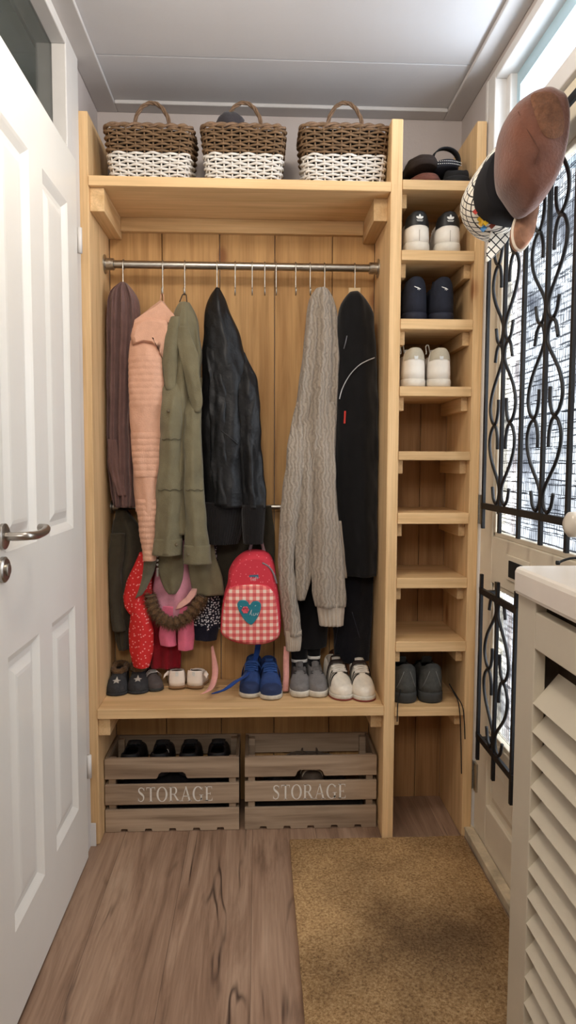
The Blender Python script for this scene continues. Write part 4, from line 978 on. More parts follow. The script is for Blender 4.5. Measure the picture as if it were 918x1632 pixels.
# second shoe shelf: white trainers with black heel tabs, heels outward
S = Shoe(.252, .092, .112, .026, heel_up=.10, lean=.62)
for px, rz, lb in ((663, .02, 'white trainer with black heel tab, left of the pair under the top shoe shelf'), (711, -.03, 'white trainer with black heel tab, right of the pair under the top shoe shelf')):
    p = on_shelf(px, 1, ZF+.012)
    t = trainer(lb, p, rz, S, M_SHW, M_SHSOLE, heel=M_SHB, emb=((TREFOIL, 0, .096, .0135, .003), M_WHITEC), group=G1, heelq=.30, heelt=.16)
    sm_ = MB(); sm_.tube([S.heel(0, .03+.0055*k, .0008) for k in range(7)], .0008, 5); P_('heel_seam', sm_, pm('greyish_seam', (170, 160, 148)), t)  # thin raised seam line in a darker grey-beige
# third shelf: navy trainers
S = Shoe(.238, .09, .125, .024, heel_up=.10, lean=.66)
for px, lb in ((661, 'dark navy trainer with small white leaping cat, left of its pair'), (704, 'dark navy trainer with small white leaping cat, right of its pair')):
    trainer(lb, on_shelf(px, 2, ZF+.03), 0, S, M_NAVYS, pm('navy_rubber', (26, 29, 44), .7), emb=((LEAPCAT, 0, .098, .0105), M_WHITEC), group='navy trainers', lacem=M_NAVYS)
# fourth shelf: white and beige trainers
S = Shoe(.25, .088, .112, .022, heel_up=.08, lean=.58)
for px, rz, lb in ((661, .02, 'white trainer with beige heel panel, left of its pair'), (701, -.03, 'white trainer with beige heel panel, right of its pair')):
    t = trainer(lb, on_shelf(px, 3, ZF+.015), rz, S, M_SHW, M_SHSOLE, heel=M_BEIGE, emb=((CATHEAD, 0, .088, .011, .0025), M_SILV), group='white and beige trainers', heelq=.38, heelt=.09)
    ml = MB(); ml.tube(catmull([(-.02, .075, .115), (-.028, .06, .135), (-.038, .05, .130), (-.036, .05, .112), (-.041, .03, .104)], 6), .0018, 6); P_('loose_lace', ml, M_OFFW, t)
# bottom shelf: grey trainers with black laces hanging down
S = Shoe(.238, .092, .115, .03, heel_up=.16, lean=.6)
for i, (px, rz, lb) in enumerate(((655, .02, 'worn grey-green trainer on the lowest shoe shelf, left of its pair'), (697, -.02, 'worn grey-green trainer on the lowest shoe shelf, right of its pair'))):
    p = on_shelf(px, 8, ZF+.03); t = trainer(lb, p, rz, S, M_GREYS, M_GREYSOLE, group='grey trainers', lacem=M_LACEB, heel=pm('grey_heel_mesh', (66, 66, 64), .9, .2, 50), heelq=.62)
    hl = MB()
    for sd in (-1, 1): hl.tube([S.heel(sd*(.010+.004*k), .105-.011*k, .001) for k in range(6)], .0011, 5)
    P_('heel_piping', hl, pm('grey_piping', (126, 126, 122), .5), t)
    zf = SH[8]
    if i == 0: runs = [((642, 1085, .08), (637, 1105, .02), (634, 1120, -.008), (633, 1150, -.008))]
    else: runs = [((716, 1090, .06), (724, 1105, .02), (731, 1122, -.004), (734, 1160, -.010), (735.5, 1233, -.012)), ((717, 1092, .06), (727, 1108, .02), (737, 1126, -.006), (740, 1150, -.012), (741, 1178, -.014))]
    for r_ in runs:
        ll = MB(); pts = [at(x, y, ZF+dy) for x, y, dy in r_]
        pts = [V((q.x, q.y, max(q.z, zf+.004)) if q.y > ZF-.001 else q) for q in pts]
        ll.tube([Matrix.Rotation(-rz, 3, 'Z') @ (q - p) for q in catmull(pts, 8)], .0018, 6); P_('lace', ll, M_LACEB, t)
# top shelf: two stacks of slippers
def slipper(label, loc, rz, L_, W, H, up, sole, group, strap=None, dots=False, footbed=M_DBROWN):
    S = Shoe(L_, W, H, .018, toe=.6, inst=.95, opn=.1, heel_up=-.3)
    t = begin('slipper', label, loc, rz, group, 'slipper'); P_('sole', S.sole(), sole, t)
    if strap is None:
        S.opn = .50; P_('vamp', S.upper(), up, t, weld=.0005)
        P_('footbed', MB().loft([[V((sd*S.w(q)*.9, q*L_, .021)) for sd in (-1, 1)] for q in S.T], False), footbed, t)
    else:
        P_('footbed', MB().loft([[V((sd*S.w(q)*.97, q*L_, .0215)) for sd in (-1, 1)] for q in S.T], False), footbed, t)
        mb = MB(); rings = []
        for k in range(15):
            a = PI*k/14; x = -W*.5*math.cos(a); z = .018 + (H)*math.sin(a)**.7
            rings.append([V((x, L_*.10, z)), V((x*.98, L_*.10+strap, z+.004)), V((x*.96, L_*.10+strap, z)), V((x*.97, L_*.10, z-.004))])
        P_('strap', mb.loft(rings), up, t)
        if dots:
            ms = MB()
            for row in (-.0, .022):
                for k in range(13):
                    u = -.036+.006*k; q = V((u, -.004-.001, .006+row*.35)); ms.box(q.x-.0016, q.x+.0016, q.y-.0008+.0035*abs(u/.04)**2*3, q.y+.0008+.0035*abs(u/.04)**2*3, q.z-.0007, q.z+.0007)
            P_('stitching', ms, M_WHITEC, t, smooth=False)['kind'] = 'stuff'
    return t
p = on_shelf(668, 0, ZF+.02)
o_ = slipper('brown slipper with reddish sole, bottom of the left stack on the top shoe shelf', p, PI+.08, .25, .094, .05, M_RBROWN, M_RBROWN, 'slippers on the top shoe shelf')
o_.location.y += .245
q = p + V((0, .012, .052)); o_ = slipper('dark brown felt slipper with greyish footbed, topmost of the left stack', q, PI+.05, .25, .092, .058, M_DBROWN, M_DBROWN, 'slippers on the top shoe shelf', footbed=pm('grey_felt', (110, 104, 96), .95)); o_.location.y += .238
p = on_shelf(722, 0, ZF+.012)
slipper('flat black slipper, bottom of the right stack on the top shoe shelf', p, -.1, .26, .094, .045, pm('black_felt', (24, 23, 24), .95, .2), pm('black_foam', (26, 25, 26), .9), 'slippers on the top shoe shelf')
q = p + V((-.022, .015, .052)); slipper('black sandal with looped strap and pale stitching, topmost of the right stack', q, .1, .24, .088, .05, pm('black_webbing', (20, 20, 24), .8), pm('blue_black_foam', (34, 36, 46), .8), 'slippers on the top shoe shelf', strap=.03, dots=True)

# ------------------------------------------------------------------ children's shoes on the bench, toes outward
BZ = zB_t + .0006
def kid(px, py, L_, rz=0.0):
    """toe tip seen at the pixel; returns heel position and rotation for a shoe pointing at the camera"""
    p = atz(px, py, BZ); d = V((math.sin(rz), -math.cos(rz), 0)); h = p - d*L_
    h.z = BZ; return h, PI + rz
def stripes(S, n=3, t0=.50, dt=.045, w=.018, q0=.12, q1=.75, lean=.05, side=(-1, 1)):
    out = []
    for sd in side:
        for k in range(n):
            mb = MB(); rows = []
            for j in range(7):
                q = q0+(q1-q0)*j/6; t = t0 + dt*k - lean*j/6
                rows.append([S.p(t, q, sd, .0012), S.p(t+w, q, sd, .0012)])
            mb.loft(rows, False); out.append(mb)
    return out
# blue velcro sneakers
S = Shoe(.165, .074, .098, .017, toe=.44, inst=.72, opn=.34, lean=.66)
for px, py, rz, lb in ((397, 1114, -.10, 'blue child sneaker with velcro strap, left of its pair on the bench'), (433, 1117, .05, 'blue child sneaker with velcro strap, right of its pair on the bench')):
    loc, r = kid(px, py, S.L, rz)
    t = trainer(lb, loc, r, S, M_BLUES, M_OFFW, group='blue sneakers', tonguem=M_BLUES2, lacem=M_BLUES2, lacen=3)
    P_('velcro_strap', S.band(.44, .17, .12, .004), M_BLUES2, t); P_('toe_cap', S.cap(.86, 1, 0, .0015), pm('dark_blue_toe', (34, 48, 84), .8, .15), t, weld=.0003)
# grey knit slip-ons
S = Shoe(.165, .068, .080, .019, toe=.5, inst=.85, opn=.36, lean=.6)
for px, py, rz, lb in ((479, 1113, -.02, 'grey knit child sneaker with white sole, left of its pair on the bench'), (509, 1113, .05, 'grey knit child sneaker with white sole, right of its pair on the bench')):
    loc, r = kid(px, py, S.L, rz)
    t = trainer(lb, loc, r, S, M_GREYK, M_OFFW, group='grey sneakers', lacen=0)
    for mb in stripes(S, 3, .56, .045, .016, .66, .86, -.03): P_('side_mark', mb, M_SHB, t)
    ls = MB(); ls.strip([V((0, .36*S.L, S.H*1.16)), V((0, .40*S.L, S.H*1.05)), V((0, .45*S.L, S.H*.96))], (.008, 0, 0), .0012); P_('pull_tab', ls, M_GREYK, t)
# white three-stripe sneakers
S = Shoe(.185, .078, .098, .015, toe=.46, inst=.70, opn=.36, lean=.66)
for px, py, rz, lb in ((551, 1117, .17, 'scuffed white child sneaker with black stripes, left of its pair by the upright'), (584, 1119, .07, 'scuffed white child sneaker with black stripes, right of its pair by the upright')):
    loc, r = kid(px, py, S.L, rz)
    t = trainer(lb, loc, r, S, pm('scuffed_white_leather', (226, 216, 200), .6, .10, 50), M_OFFW, lin=M_REDL, group='white striped sneakers', tonguem=M_SHW, lacem=M_SHW, lacen=4)
    for mb in stripes(S, 3, .60, .062, .030, .22, .93, .09): P_('stripe', mb, M_SHB, t)
    P_('ankle_strap', S.band(.445, .085, .05, .005), pm('dark_strap', (44, 32, 28), .7, .2), t)
    P_('outsole', S.sole(-.0, 1.06, .005), pm('red_brown_outsole', (128, 58, 48), .8), t)
# brown boots behind
S = Shoe(.17, .075, .13, .02, toe=.5, inst=.8, opn=.40)
for px, lb in ((545, 'brown leather boot behind the left white striped sneaker'), (570, 'brown leather boot behind the right white striped sneaker')):
    p = at(px, 1060, 2.165); p.z = BZ; p.y = 2.335
    trainer(lb, V((p.x, 2.365, BZ)), PI, Shoe(.11, .062, .105, .016, toe=.8, inst=.95, opn=.45), M_BROWN, M_DBROWN, group='brown boots', lacem=M_DBROWN, name='boot')
# charcoal slippers with stars and fluffy cuffs
S = Shoe(.138, .070, .064, .008, toe=.58, inst=.85, opn=.38, lean=.7, point=1.2)
SB = [(math.cos(PI/2+k*PI/5)*(1 if k % 2 == 0 else .5), math.sin(PI/2+k*PI/5)*(1 if k % 2 == 0 else .5)) for k in range(10)]
for px, py, rz, lb in ((184, 1110, .05, 'charcoal baby bootee with silver star and fluffy cuff, left of its pair'), (219, 1107, .10, 'charcoal baby bootee with silver star and fluffy cuff, right of its pair')):
    loc, r = kid(px, py, S.L, rz); t = begin('bootee', lb, loc, r, 'charcoal bootees')
    solid(P_('upper', S.upper(), M_SLIP, t, weld=.0005)); P_('sole', S.sole(), M_SLIP, t)
    ml = MB()
    def top(x, y, off): 
        tt = min(.99, max(.5, y/S.L)); w = S.w(tt); c = min(.98, abs(x)/max(w, .001)); qa = math.acos(min(1, c**(1/.62)))/(PI/2); return V((x, y, S.hs + S.h(tt)*math.sin(qa*PI/2)**.78 + off))
    c0 = top(0, S.L*.80, .002); ml.add([c0] + [top(a*.0145, S.L*.80+b_*.0145*-1, .002) for a, b_ in SB], [(0, i, i % 10 + 1) for i in range(1, 11)])
    P_('star', ml, M_STAR, t, smooth=False)
    fm = MB(); rim = [S.p(q_, 1, -1) for q_ in S.T if q_ <= S.opn+.10] + [S.p(q_, 1, 1) for q_ in reversed(S.T) if q_ <= S.opn+.10]
    rim = [V((v.x*1.05, v.y, v.z+.004)) for v in rim]; rr = random.Random(3)
    fm.tube(rim, .010, 8, closed=True)
    for i in range(900):
        v = rim[rr.randrange(len(rim))]; d = V((rr.uniform(-1, 1), rr.uniform(-1, 1), rr.uniform(-.6, 1))).normalized(); a = v + d*.007; b_ = v + d*rr.uniform(.012, .019) + V((0, 0, -.003)); w = d.orthogonal().normalized()*.001
        fm.add([a-w, a+w, b_], [(0, 1, 2)])
    P_('fluffy_cuff', fm, M_FUR, t, smooth=False)
# single small grey striped shoe
S = Shoe(.12, .056, .055, .010, toe=.55, inst=.8, opn=.40)
loc, r = kid(257, 1090, S.L, .45); sh_ = max(0, loc.y-2.362); loc.y -= sh_; t = trainer('small dark grey baby shoe with three pale stripes beside the star bootees', loc, r, S, pm('grey_baby_shoe', (84, 76, 74), .85, .12, 60), M_GREYSOLE, lacen=0)
for k in range(3): P_('stripe', S.band(.50+.075*k, .03, .3, .0018, .0006), M_WHITEC, t)
# white baby shoes seen from the heel
S = Shoe(.098, .066, .060, .008, toe=.6, inst=.85, opn=.42, heel_up=.0, lean=.8)
for px, py, rz, lb in ((282, 1086, .10, 'cream white baby shoe, left of the tiny pair at the back of the bench'), (309, 1085, -.16, 'cream white baby shoe, right of the tiny pair at the back of the bench')):
    p = at(px, py, 2.268); p.z = BZ + .0045
    t = begin('baby_shoe', lb, p, rz, 'cream baby shoes'); solid(P_('upper', S.upper(), M_SKINW, t, weld=.0005)); P_('sole', S.sole(0, 1.06), pm('tan_baby_sole', (150, 116, 84), .8, .1), t); P_('lining', S.lining(), pm('baby_shoe_inside', (120, 96, 78), .9), t)
    ht = MB(); ht.box(-.005, .005, -.004, -.0015, .044, .058); P_('heel_loop', ht, M_WHITEC, t, smooth=False)
    fs = MB(); sd = -1 if rz > 0 else 1
    fs.strip([V((sd*.026, .03, .046)), V((sd*.034, .022, .048)), V((sd*.044, .012, .040))], (.002, .006, .006), .001); P_('fastening_strap', fs, M_SKINW, t)
# ------------------------------------------------------------------ wicker baskets on the top shelf
M_WICK = pm('brown_wicker', (118, 92, 66), .8, .35, 60, .3, 300); M_WICKW = pm('white_dipped_wicker', (226, 220, 212), .75, .08, 60, .2, 300); M_HANDLE = pm('wicker_handle', (126, 100, 78), .8, .3, 80, .3, 200)
M_INNER = pm('dark_inner_shell', (26, 22, 20), .95, .2, 40)
BD = .175; TZ = zS_t + .0008
def rrect(hx, hy, r, n=6):
    P = []
    for cx, cy, a0 in ((hx-r, hy-r, 0), (-hx+r, hy-r, PI/2), (-hx+r, -hy+r, PI), (hx-r, -hy+r, 1.5*PI)):
        for k in range(n+1): a = a0 + PI/2*k/n; P.append((cx+r*math.cos(a), cy+r*math.sin(a)))
    return P
def resample(P, n):
    d = [0]; m_ = len(P)
    for i in range(m_): d.append(d[-1] + math.hypot(P[(i+1) % m_][0]-P[i][0], P[(i+1) % m_][1]-P[i][1]))
    out = []; i = 0
    for k in range(n):
        t = d[-1]*k/n
        while d[i+1] < t: i += 1
        f = (t-d[i])/max(1e-9, d[i+1]-d[i]); a, b_ = P[i], P[(i+1) % m_]; out.append((a[0]+(b_[0]-a[0])*f, a[1]+(b_[1]-a[1])*f))
    return out
def basket(px, wt, wb, label, rot, seed, hsh=0):
    c = at(px, 240, ZF+.035); cx, cy = c.x, ZF+.035+BD/2
    H = at(px, 196, ZF+.03).z - TZ
    t = thing('wicker_basket', label, 'basket', (cx, cy, TZ), rot, 'wicker baskets on the top shelf')
    rr = random.Random(seed); NS = 30
    def ring(f, ins=0.0, n=NS*6):
        hx = (wb-.012+(wt-wb+.012)*f**.8)/2 - ins; hy = (BD-.02+.02*f)/2 - ins
        return resample(rrect(hx, hy, .03), n)
    rows = 19; zc = [.0062 + (H-.012)*k/(rows-1) for k in range(rows)]
    up = MB(); lo = MB()
    for k in range(rows):
        f = k/(rows-1); P = ring(f); n = len(P); pts = []; ph = k % 2
        for i, (x, y) in enumerate(P):
            x0, y0 = P[i-1]; x1, y1 = P[(i+1) % n]; tx, ty = x1-x0, y1-y0; l = math.hypot(tx, ty) or 1
            w = math.sin(PI*(i/6.0) + PI*ph + PI/2)*.0046; sl = math.sin(i/n*2*PI*7+k)*.0012
            pts.append(V((x + ty/l*w, y - tx/l*w, zc[k] + sl + rr.uniform(-.0006, .0006))))
        (lo if f < .55 else up).tube(pts, .0037, 6, closed=True)
    for i in range(NS):
        pl = []; pu = []
        for k in range(9):
            f = k/8; q = ring(f)[i*6]; v = V((q[0], q[1], .0032+(H-.006)*f)); (pl if f <= .54 else pu).append(v)
            if abs(f-.5) < .01: pu.append(v)
        lo.tube(pl, .0028, 5); up.tube(pu, .0028, 5)
    wv = obj('woven_body', up, M_WICK, t, smooth=True, local=True)
    lab(obj('dipped_band', lo, M_WICKW, t, smooth=True, local=True), 'white painted lower half of the weave')
    rim = MB(); P = ring(1.0)
    for ph in (0, PI):
        rim.tube([V((x*(1+.0), y, H-.004)) + V((0, 0, .0038*math.sin(i*.42+ph))) + V((x, y, 0)).normalized()*.0038*math.cos(i*.42+ph) for i, (x, y) in enumerate(P)], .0042, 6, closed=True)
    obj('rim', rim, M_HANDLE, t, smooth=True, local=True)
    ln = MB(); ln.loft([[V((x, y, .006+(H-.02)*f)) for x, y in ring(f, .0085, 60)] for f in (0, .25, .5, .75, 1)], True, True, True)
    obj('inner_shell', ln, M_INNER, t, smooth=False, local=True)  # dark closed shell just inside the weave
    hw = .060; hh = at(px, 160, ZF+.1).z - TZ - H + .004; hd = MB()
    arc = [V((hsh - hw*math.cos(PI*k/24), 0.0, H-.03+(hh+.03)*math.sin(PI*k/24)**.75)) for k in range(25)]
    for ph in (0, 2*PI/3, 4*PI/3):
        pts = []
        for k, p in enumerate(arc):
            tg = (arc[min(k+1, 24)]-arc[max(k-1, 0)]).normalized(); nn = V((0, 1, 0)); bb = tg.cross(nn); a = k*.75+ph
            pts.append(p + (nn*math.cos(a)+bb*math.sin(a))*.0035)
        hd.tube(pts, .0036, 6)
    ho = obj('handle', hd, M_HANDLE, t, smooth=True, local=True)
    return t, (cx, cy, TZ+H)
basket(236, .262, .232, 'brown wicker basket with white dipped base, on the left end of the top shelf', 0, 1)
t2, c2_ = basket(388, .250, .225, 'brown wicker basket with white dipped base, in the middle with a dark bundle inside', 0, 2)
basket(551, .268, .240, 'brown wicker basket with white dipped base, next to the middle upright', 0, 3, .008)
kn = MB(); b0 = at(368, 187, c2_[1]-.02); rings = []
for k in range(9):
    a = PI*k/8; rings.append([V((b0.x + .042*math.sin(a)*math.cos(th)*(1+.15*math.sin(3*th+k)), c2_[1]-.02 + .03*math.sin(a)*math.sin(th), b0.z - .018 + .030*math.cos(a) + .004*math.sin(5*th))) for th in [2*PI*i/20 for i in range(20)]])
kn.loft(rings)
tag(obj('knit_hat', kn, cloth('dark_grey_knit', (66, 62, 66)), loc=(b0.x, c2_[1]-.02, b0.z-.05), smooth=True), 'dark grey knitted bundle poking out of the middle wicker basket', 'hat')

# ------------------------------------------------------------------ storage crates
def glyph(ch):
    """serif capitals on a unit cap height; polygons"""
    P = []; T_, t_, s_ = .135, .052, .05
    def bar(x0, x1, z0, z1): P.append([(x0, z0), (x1, z0), (x1, z1), (x0, z1)])
    def serif(x0, x1, z, up):
        P.append([(x0, z), (x1, z), (x1, z+up*.035), (x0, z+up*.035)])
    def ringseg(cx, cz, ro, zo, ri, zi, a0, a1, n=22, dx=0):
        for k in range(n):
            a, b_ = a0+(a1-a0)*k/n, a0+(a1-a0)*(k+1)/n
            P.append([(cx+ro*math.cos(a), cz+zo*math.sin(a)), (cx+ro*math.cos(b_), cz+zo*math.sin(b_)), (cx+dx+ri*math.cos(b_), cz+zi*math.sin(b_)), (cx+dx+ri*math.cos(a), cz+zi*math.sin(a))])
    w = .6
    if ch == 'T':
        w = .72; bar(.36-T_/2, .36+T_/2, 0, 1); bar(.02, .70, 1-t_, 1); serif(.22, .50, 0, 1)
        P.append([(.02, 1-t_), (.07, 1-t_), (.02, .76)]); P.append([(.70, 1-t_), (.65, 1-t_), (.70, .76)])
    elif ch == 'E':
        w = .68; bar(.10, .10+T_, 0, 1); bar(.02, .60, 0, t_); bar(.02, .58, 1-t_, 1); bar(.2, .46, .5-t_/2, .5+t_/2); serif(.02, .3, 0, 1)
        P.append([(.62, .24), (.60, 0), (.53, t_)]); P.append([(.58, 1), (.58, .78), (.52, 1-t_)]); bar(.43, .47, .41, .59)
    elif ch == 'O':
        w = .92; ringseg(.46, .5, .43, .52, .28, .475, 0, 2*PI, 40)
    elif ch == 'G':
        w = .92; ringseg(.46, .5, .43, .52, .28, .47, .62, 1.80*PI, 36); bar(.64, .64+T_, .04, .42); serif(.54, .88, .40, 1)
        P.append([(.80, .96), (.80, .70), (.73, .84)])
    elif ch == 'R':
        w = .84; bar(.10, .10+T_, 0, 1); serif(.02, .33, 0, 1); serif(.02, .3, .965, 1); bar(.2, .44, 1-t_, 1); bar(.2, .44, .47, .47+t_)
        ringseg(.42, .735, .25, .265, .12, .215, -PI/2, PI/2, 18)
        P.append([(.36, .49), (.50, .49), (.84, .0), (.68, .0)]); serif(.66, .90, 0, 1)
    elif ch == 'A':
        w = .90; P.append([(.10, 0), (.155, 0), (.47, .93), (.44, 1.0)]); P.append([(.40, 1.02), (.50, 1.02), (.83, 0), (.68, 0)]); bar(.24, .68, .32, .32+t_)
        serif(.0, .26, 0, 1); serif(.60, .92, 0, 1)
    elif ch == 'S':
        w = .64; C = catmull([V((x, z, 0)) for x, z in ((.53, .80), (.44, .93), (.30, .965), (.16, .90), (.13, .75), (.24, .61), (.38, .50), (.49, .36), (.46, .14), (.31, .035), (.16, .07), (.08, .22))], 5)
        n = len(C)
        for k in range(n-1):
            def wd(i): f = i/(n-1); return .026 + .05*math.exp(-((f-.5)/.19)**2)
            d0 = (C[min(k+1, n-1)]-C[max(k-1, 0)]).normalized(); d1 = (C[min(k+2, n-1)]-C[k]).normalized()
            n0 = V((-d0.y, d0.x, 0))*wd(k); n1 = V((-d1.y, d1.x, 0))*wd(k+1)
            a, b_, c, d = C[k]+n0, C[k+1]+n1, C[k+1]-n1, C[k]-n0; P.append([(q.x, q.y) for q in (a, b_, c, d)])
        P.append([(.55, .98), (.55, .72), (.49, .83)]); P.append([(.06, .02), (.06, .30), (.12, .16)])
    return w, P
def lettering(word, x0, x1, z0, z1, y):
    tot = sum(glyph(c)[0]+.06 for c in word) - .06; k = (x1-x0)/tot; h = z1-z0; x = x0; out = []
    for c in word:
        w, P = glyph(c); mb = MB()
        for pl in P:
            vs = [V((x+px*k, y, z0+pz*h)) for px, pz in pl]; mb.add(vs, [tuple(range(len(vs)))])
        out.append(mb); x += (w+.06)*k
    return out
M_LET = pm('stencil_white', (228, 222, 212), .8, .12, 60)
def crate(label, xl, xr, yt, yb, tx, bands, notch, Yf):
    a = at(xl, (yt+yb)/2, Yf); b_ = at(xr, (yt+yb)/2, Yf); x0, x1 = a.x, b_.x; D = 2.367-Yf; y0, y1 = Yf, Yf+D
    zt_ = at((xl+xr)/2, yt, Yf).z
    t = thing('storage_crate', label, 'crate', ((x0+x1)/2, Yf, 0), 0, 'wooden storage crates')
    Z = lambda py: max(.0008, at((xl+xr)/2, py, Yf).z)
    th = .011; (t0, t1), (m0, m1), (b0, b1) = bands
    nx0, nx1 = at(notch[0], 1236, Yf).x, at(notch[1], 1236, Yf).x; nz = Z(notch[2])
    zt0, zt1 = Z(t1), Z(t0)
    ol = [(x0, zt0), (nx0-.004, zt0), (nx0, zt0+.004), (nx0+.004, nz-.006), (nx0+.012, nz), (nx1-.012, nz), (nx1-.004, nz-.006), (nx1, zt0+.004), (nx1+.004, zt0), (x1, zt0), (x1, zt1-.003), (x1-.012, zt1), (x0+.012, zt1), (x0, zt1-.003)]
    pb = obj('front_slat', MB().prism(ol, y0, y0+th), CRATE, t, bevel=.0015)
    mid = obj('front_slat', MB().box(x0, x1, y0, y0+th, Z(m1), Z(m0)), CRATE, t, bevel=.002)
    zb0, zb1 = Z(b1), Z(b0)
    ol = [(x0, zb0)]
    for k in range(5):
        xx = x0 + (x1-x0)*(.14+.18*k); ol += [(xx-.012, zb0), (xx-.010, zb0+.009), (xx+.010, zb0+.009), (xx+.012, zb0)]
    ol += [(x1, zb0), (x1, zb1), (x0, zb1)]
    obj('front_slat', MB().prism(ol, y0, y0+th), CRATE, t, bevel=.0012)
    for zz in (bands):
        for xs in (x0, x1-th): obj('side_slat', MB().box(xs, xs+th, y0+th, y1-th, Z(zz[1]), Z(zz[0])), CRATEY, t, bevel=.002)
        obj('back_slat', MB().box(x0, x1, y1-th, y1, Z(zz[1]), Z(zz[0])), CRATE, t, bevel=.002)
    for xs in (x0+th, x1-th-.022):
        for ys in (y0+th, y1-th-.022): obj('corner_post', MB().box(xs, xs+.022, ys, ys+.022, .003, zt1-.006), CRATE, t, bevel=.001)
    obj('bottom_board', MB().box(x0+th, x1-th, y0+th, y1-th, .012, .020), CRATE, t)
    lx0, lx1 = at(tx[0], tx[3], Yf).x, at(tx[1], tx[3], Yf).x
    lt = lettering('STORAGE', lx0, lx1, Z(tx[3]), Z(tx[2]), y0-.0008)
    for k, mb in enumerate(lt): lab(obj('letter', mb, M_LET, mid), 'white serif letter %s' % 'STORAGE'[k])
    return x0, x1, y0, y1, zt1
Yf = atz(274, 1325, 0).y; Yf2 = atz(495, 1320.5, 0).y
print('crate Y', Yf, Yf2)
Yf = max(Yf, ZF+.006); Yf2 = max(Yf2, ZF+.006)
cA = crate('weathered grey-brown slatted crate reading STORAGE, on the left, filled with dark shoes', 167, 381, 1208, 1325, (219, 340, 1254, 1277), ((1208, 1241), (1250, 1282), (1290, 1326)), (251, 297, 1231), Yf)
cB = crate('weathered grey-brown slatted crate reading STORAGE, on the right beside the upright', 390, 600, 1205, 1321, (434, 552, 1250, 1273), ((1205, 1237), (1245, 1276), (1286, 1321)), (472, 516, 1227), Yf2)
# dark shoes lying in the left crate
M_DS = pm('black_shoe', (20, 19, 22), .6, .2, 40)
S = Shoe(.205, .076, .072, .016, toe=.62, inst=.86, opn=.36)
for k, (u, lb) in enumerate(((.17, 'black shoe in the left crate, nearest the left panel'), (.39, 'black shoe in the left crate, second from the left, with a pale curved seam'), (.61, 'black shoe in the left crate, third from the left'), (.83, 'black shoe in the left crate, nearest the right crate'))):
    x = cA[0] + (cA[1]-cA[0])*u
    t = trainer(lb, V((x, cA[2]+.014, .1765)), 0.0, S, M_DS, M_DS, group='dark shoes in the left crate', lacem=M_DS)
    if k == 1: P_('seam', MB().tube([S.p(.30, q, 1, .0012) for q in (.5, .65, .8, .92, 1)], .0011, 5), pm('pale_seam', (170, 165, 160), .6), t)
def bundle(name, label, c, ztop, mat_):  # added dark filling, so the gaps between the crate slats look black
    mb = MB(); x0, x1, y0, y1 = c[0]+.035, c[1]-.035, c[2]+.035, c[3]-.035; rs = []
    for j in range(9):
        f = j/8; z = .021 + (ztop-.021)*f; k = 1 if j < 6 else 1-.10*(j-5)
        P = resample(rrect((x1-x0)/2*k, (y1-y0)/2*k, .025), 60)
        rs.append([V(((x0+x1)/2+x*(1-.012*abs(noise.noise(V((x*30, y*30, z*40))))), (y0+y1)/2+y*(1-.03*abs(noise.noise(V((x*20, y*20, z*50))))), z + (.006*noise.noise(V((x*18, y*18, 1))) if j > 6 else 0))) for x, y in P])
    mb.loft(rs)
    tag(obj(name, mb, mat_, loc=((x0+x1)/2, (y0+y1)/2, .021), smooth=True), label, 'cloth')
bundle('dark_filler', 'dark filler added in the left crate under the shoes, darkening its slat gaps', cA, .172, cloth('black_filler', (22, 20, 22)))
bundle('dark_filler', 'dark filler added low in the right crate to darken its slat gaps', cB, .112, cloth('charcoal_filler', (34, 30, 28)))
# things in the right crate
S = Shoe(.20, .08, .08, .016, toe=.6, inst=.86, opn=.36)
x = cB[0] + (cB[1]-cB[0])*.52
t = begin('sneaker', 'striped grey shoe visible through the right crate hand hole', V((x, cB[2]+.222, .118)), PI, None)
solid(P_('upper', S.upper(), pm('taupe_shoe', (96, 84, 74), .8, .2, 40), t, weld=.0005)); P_('sole', S.sole(), M_GREYSOLE, t)
for k in range(4): P_('stripe', S.band(.62+.085*k, .035, .25, .0018, .0006), M_OFFW, t)
x = cB[0] + (cB[1]-cB[0])*.48
sc_ = MB(); rr = random.Random(9); rings = []
for k in range(11):
    a = PI*k/10; rings.append([V((x + .15*math.sin(a)*math.cos(th)*(1+.08*math.sin(4*th+k)), cB[2]+.16 + .042*math.sin(a)*math.sin(th), .125 + .06*math.cos(a) + .008*math.sin(3*th+k))) for th in [2*PI*i/28 for i in range(28)]])
sc_.loft(rings)
tag(obj('folded_scarf', sc_, cloth('taupe_wool', (92, 80, 68)), loc=(x, cB[2]+.165, .07), smooth=True), 'crumpled taupe cloth lying at the back of the right crate', 'scarf')

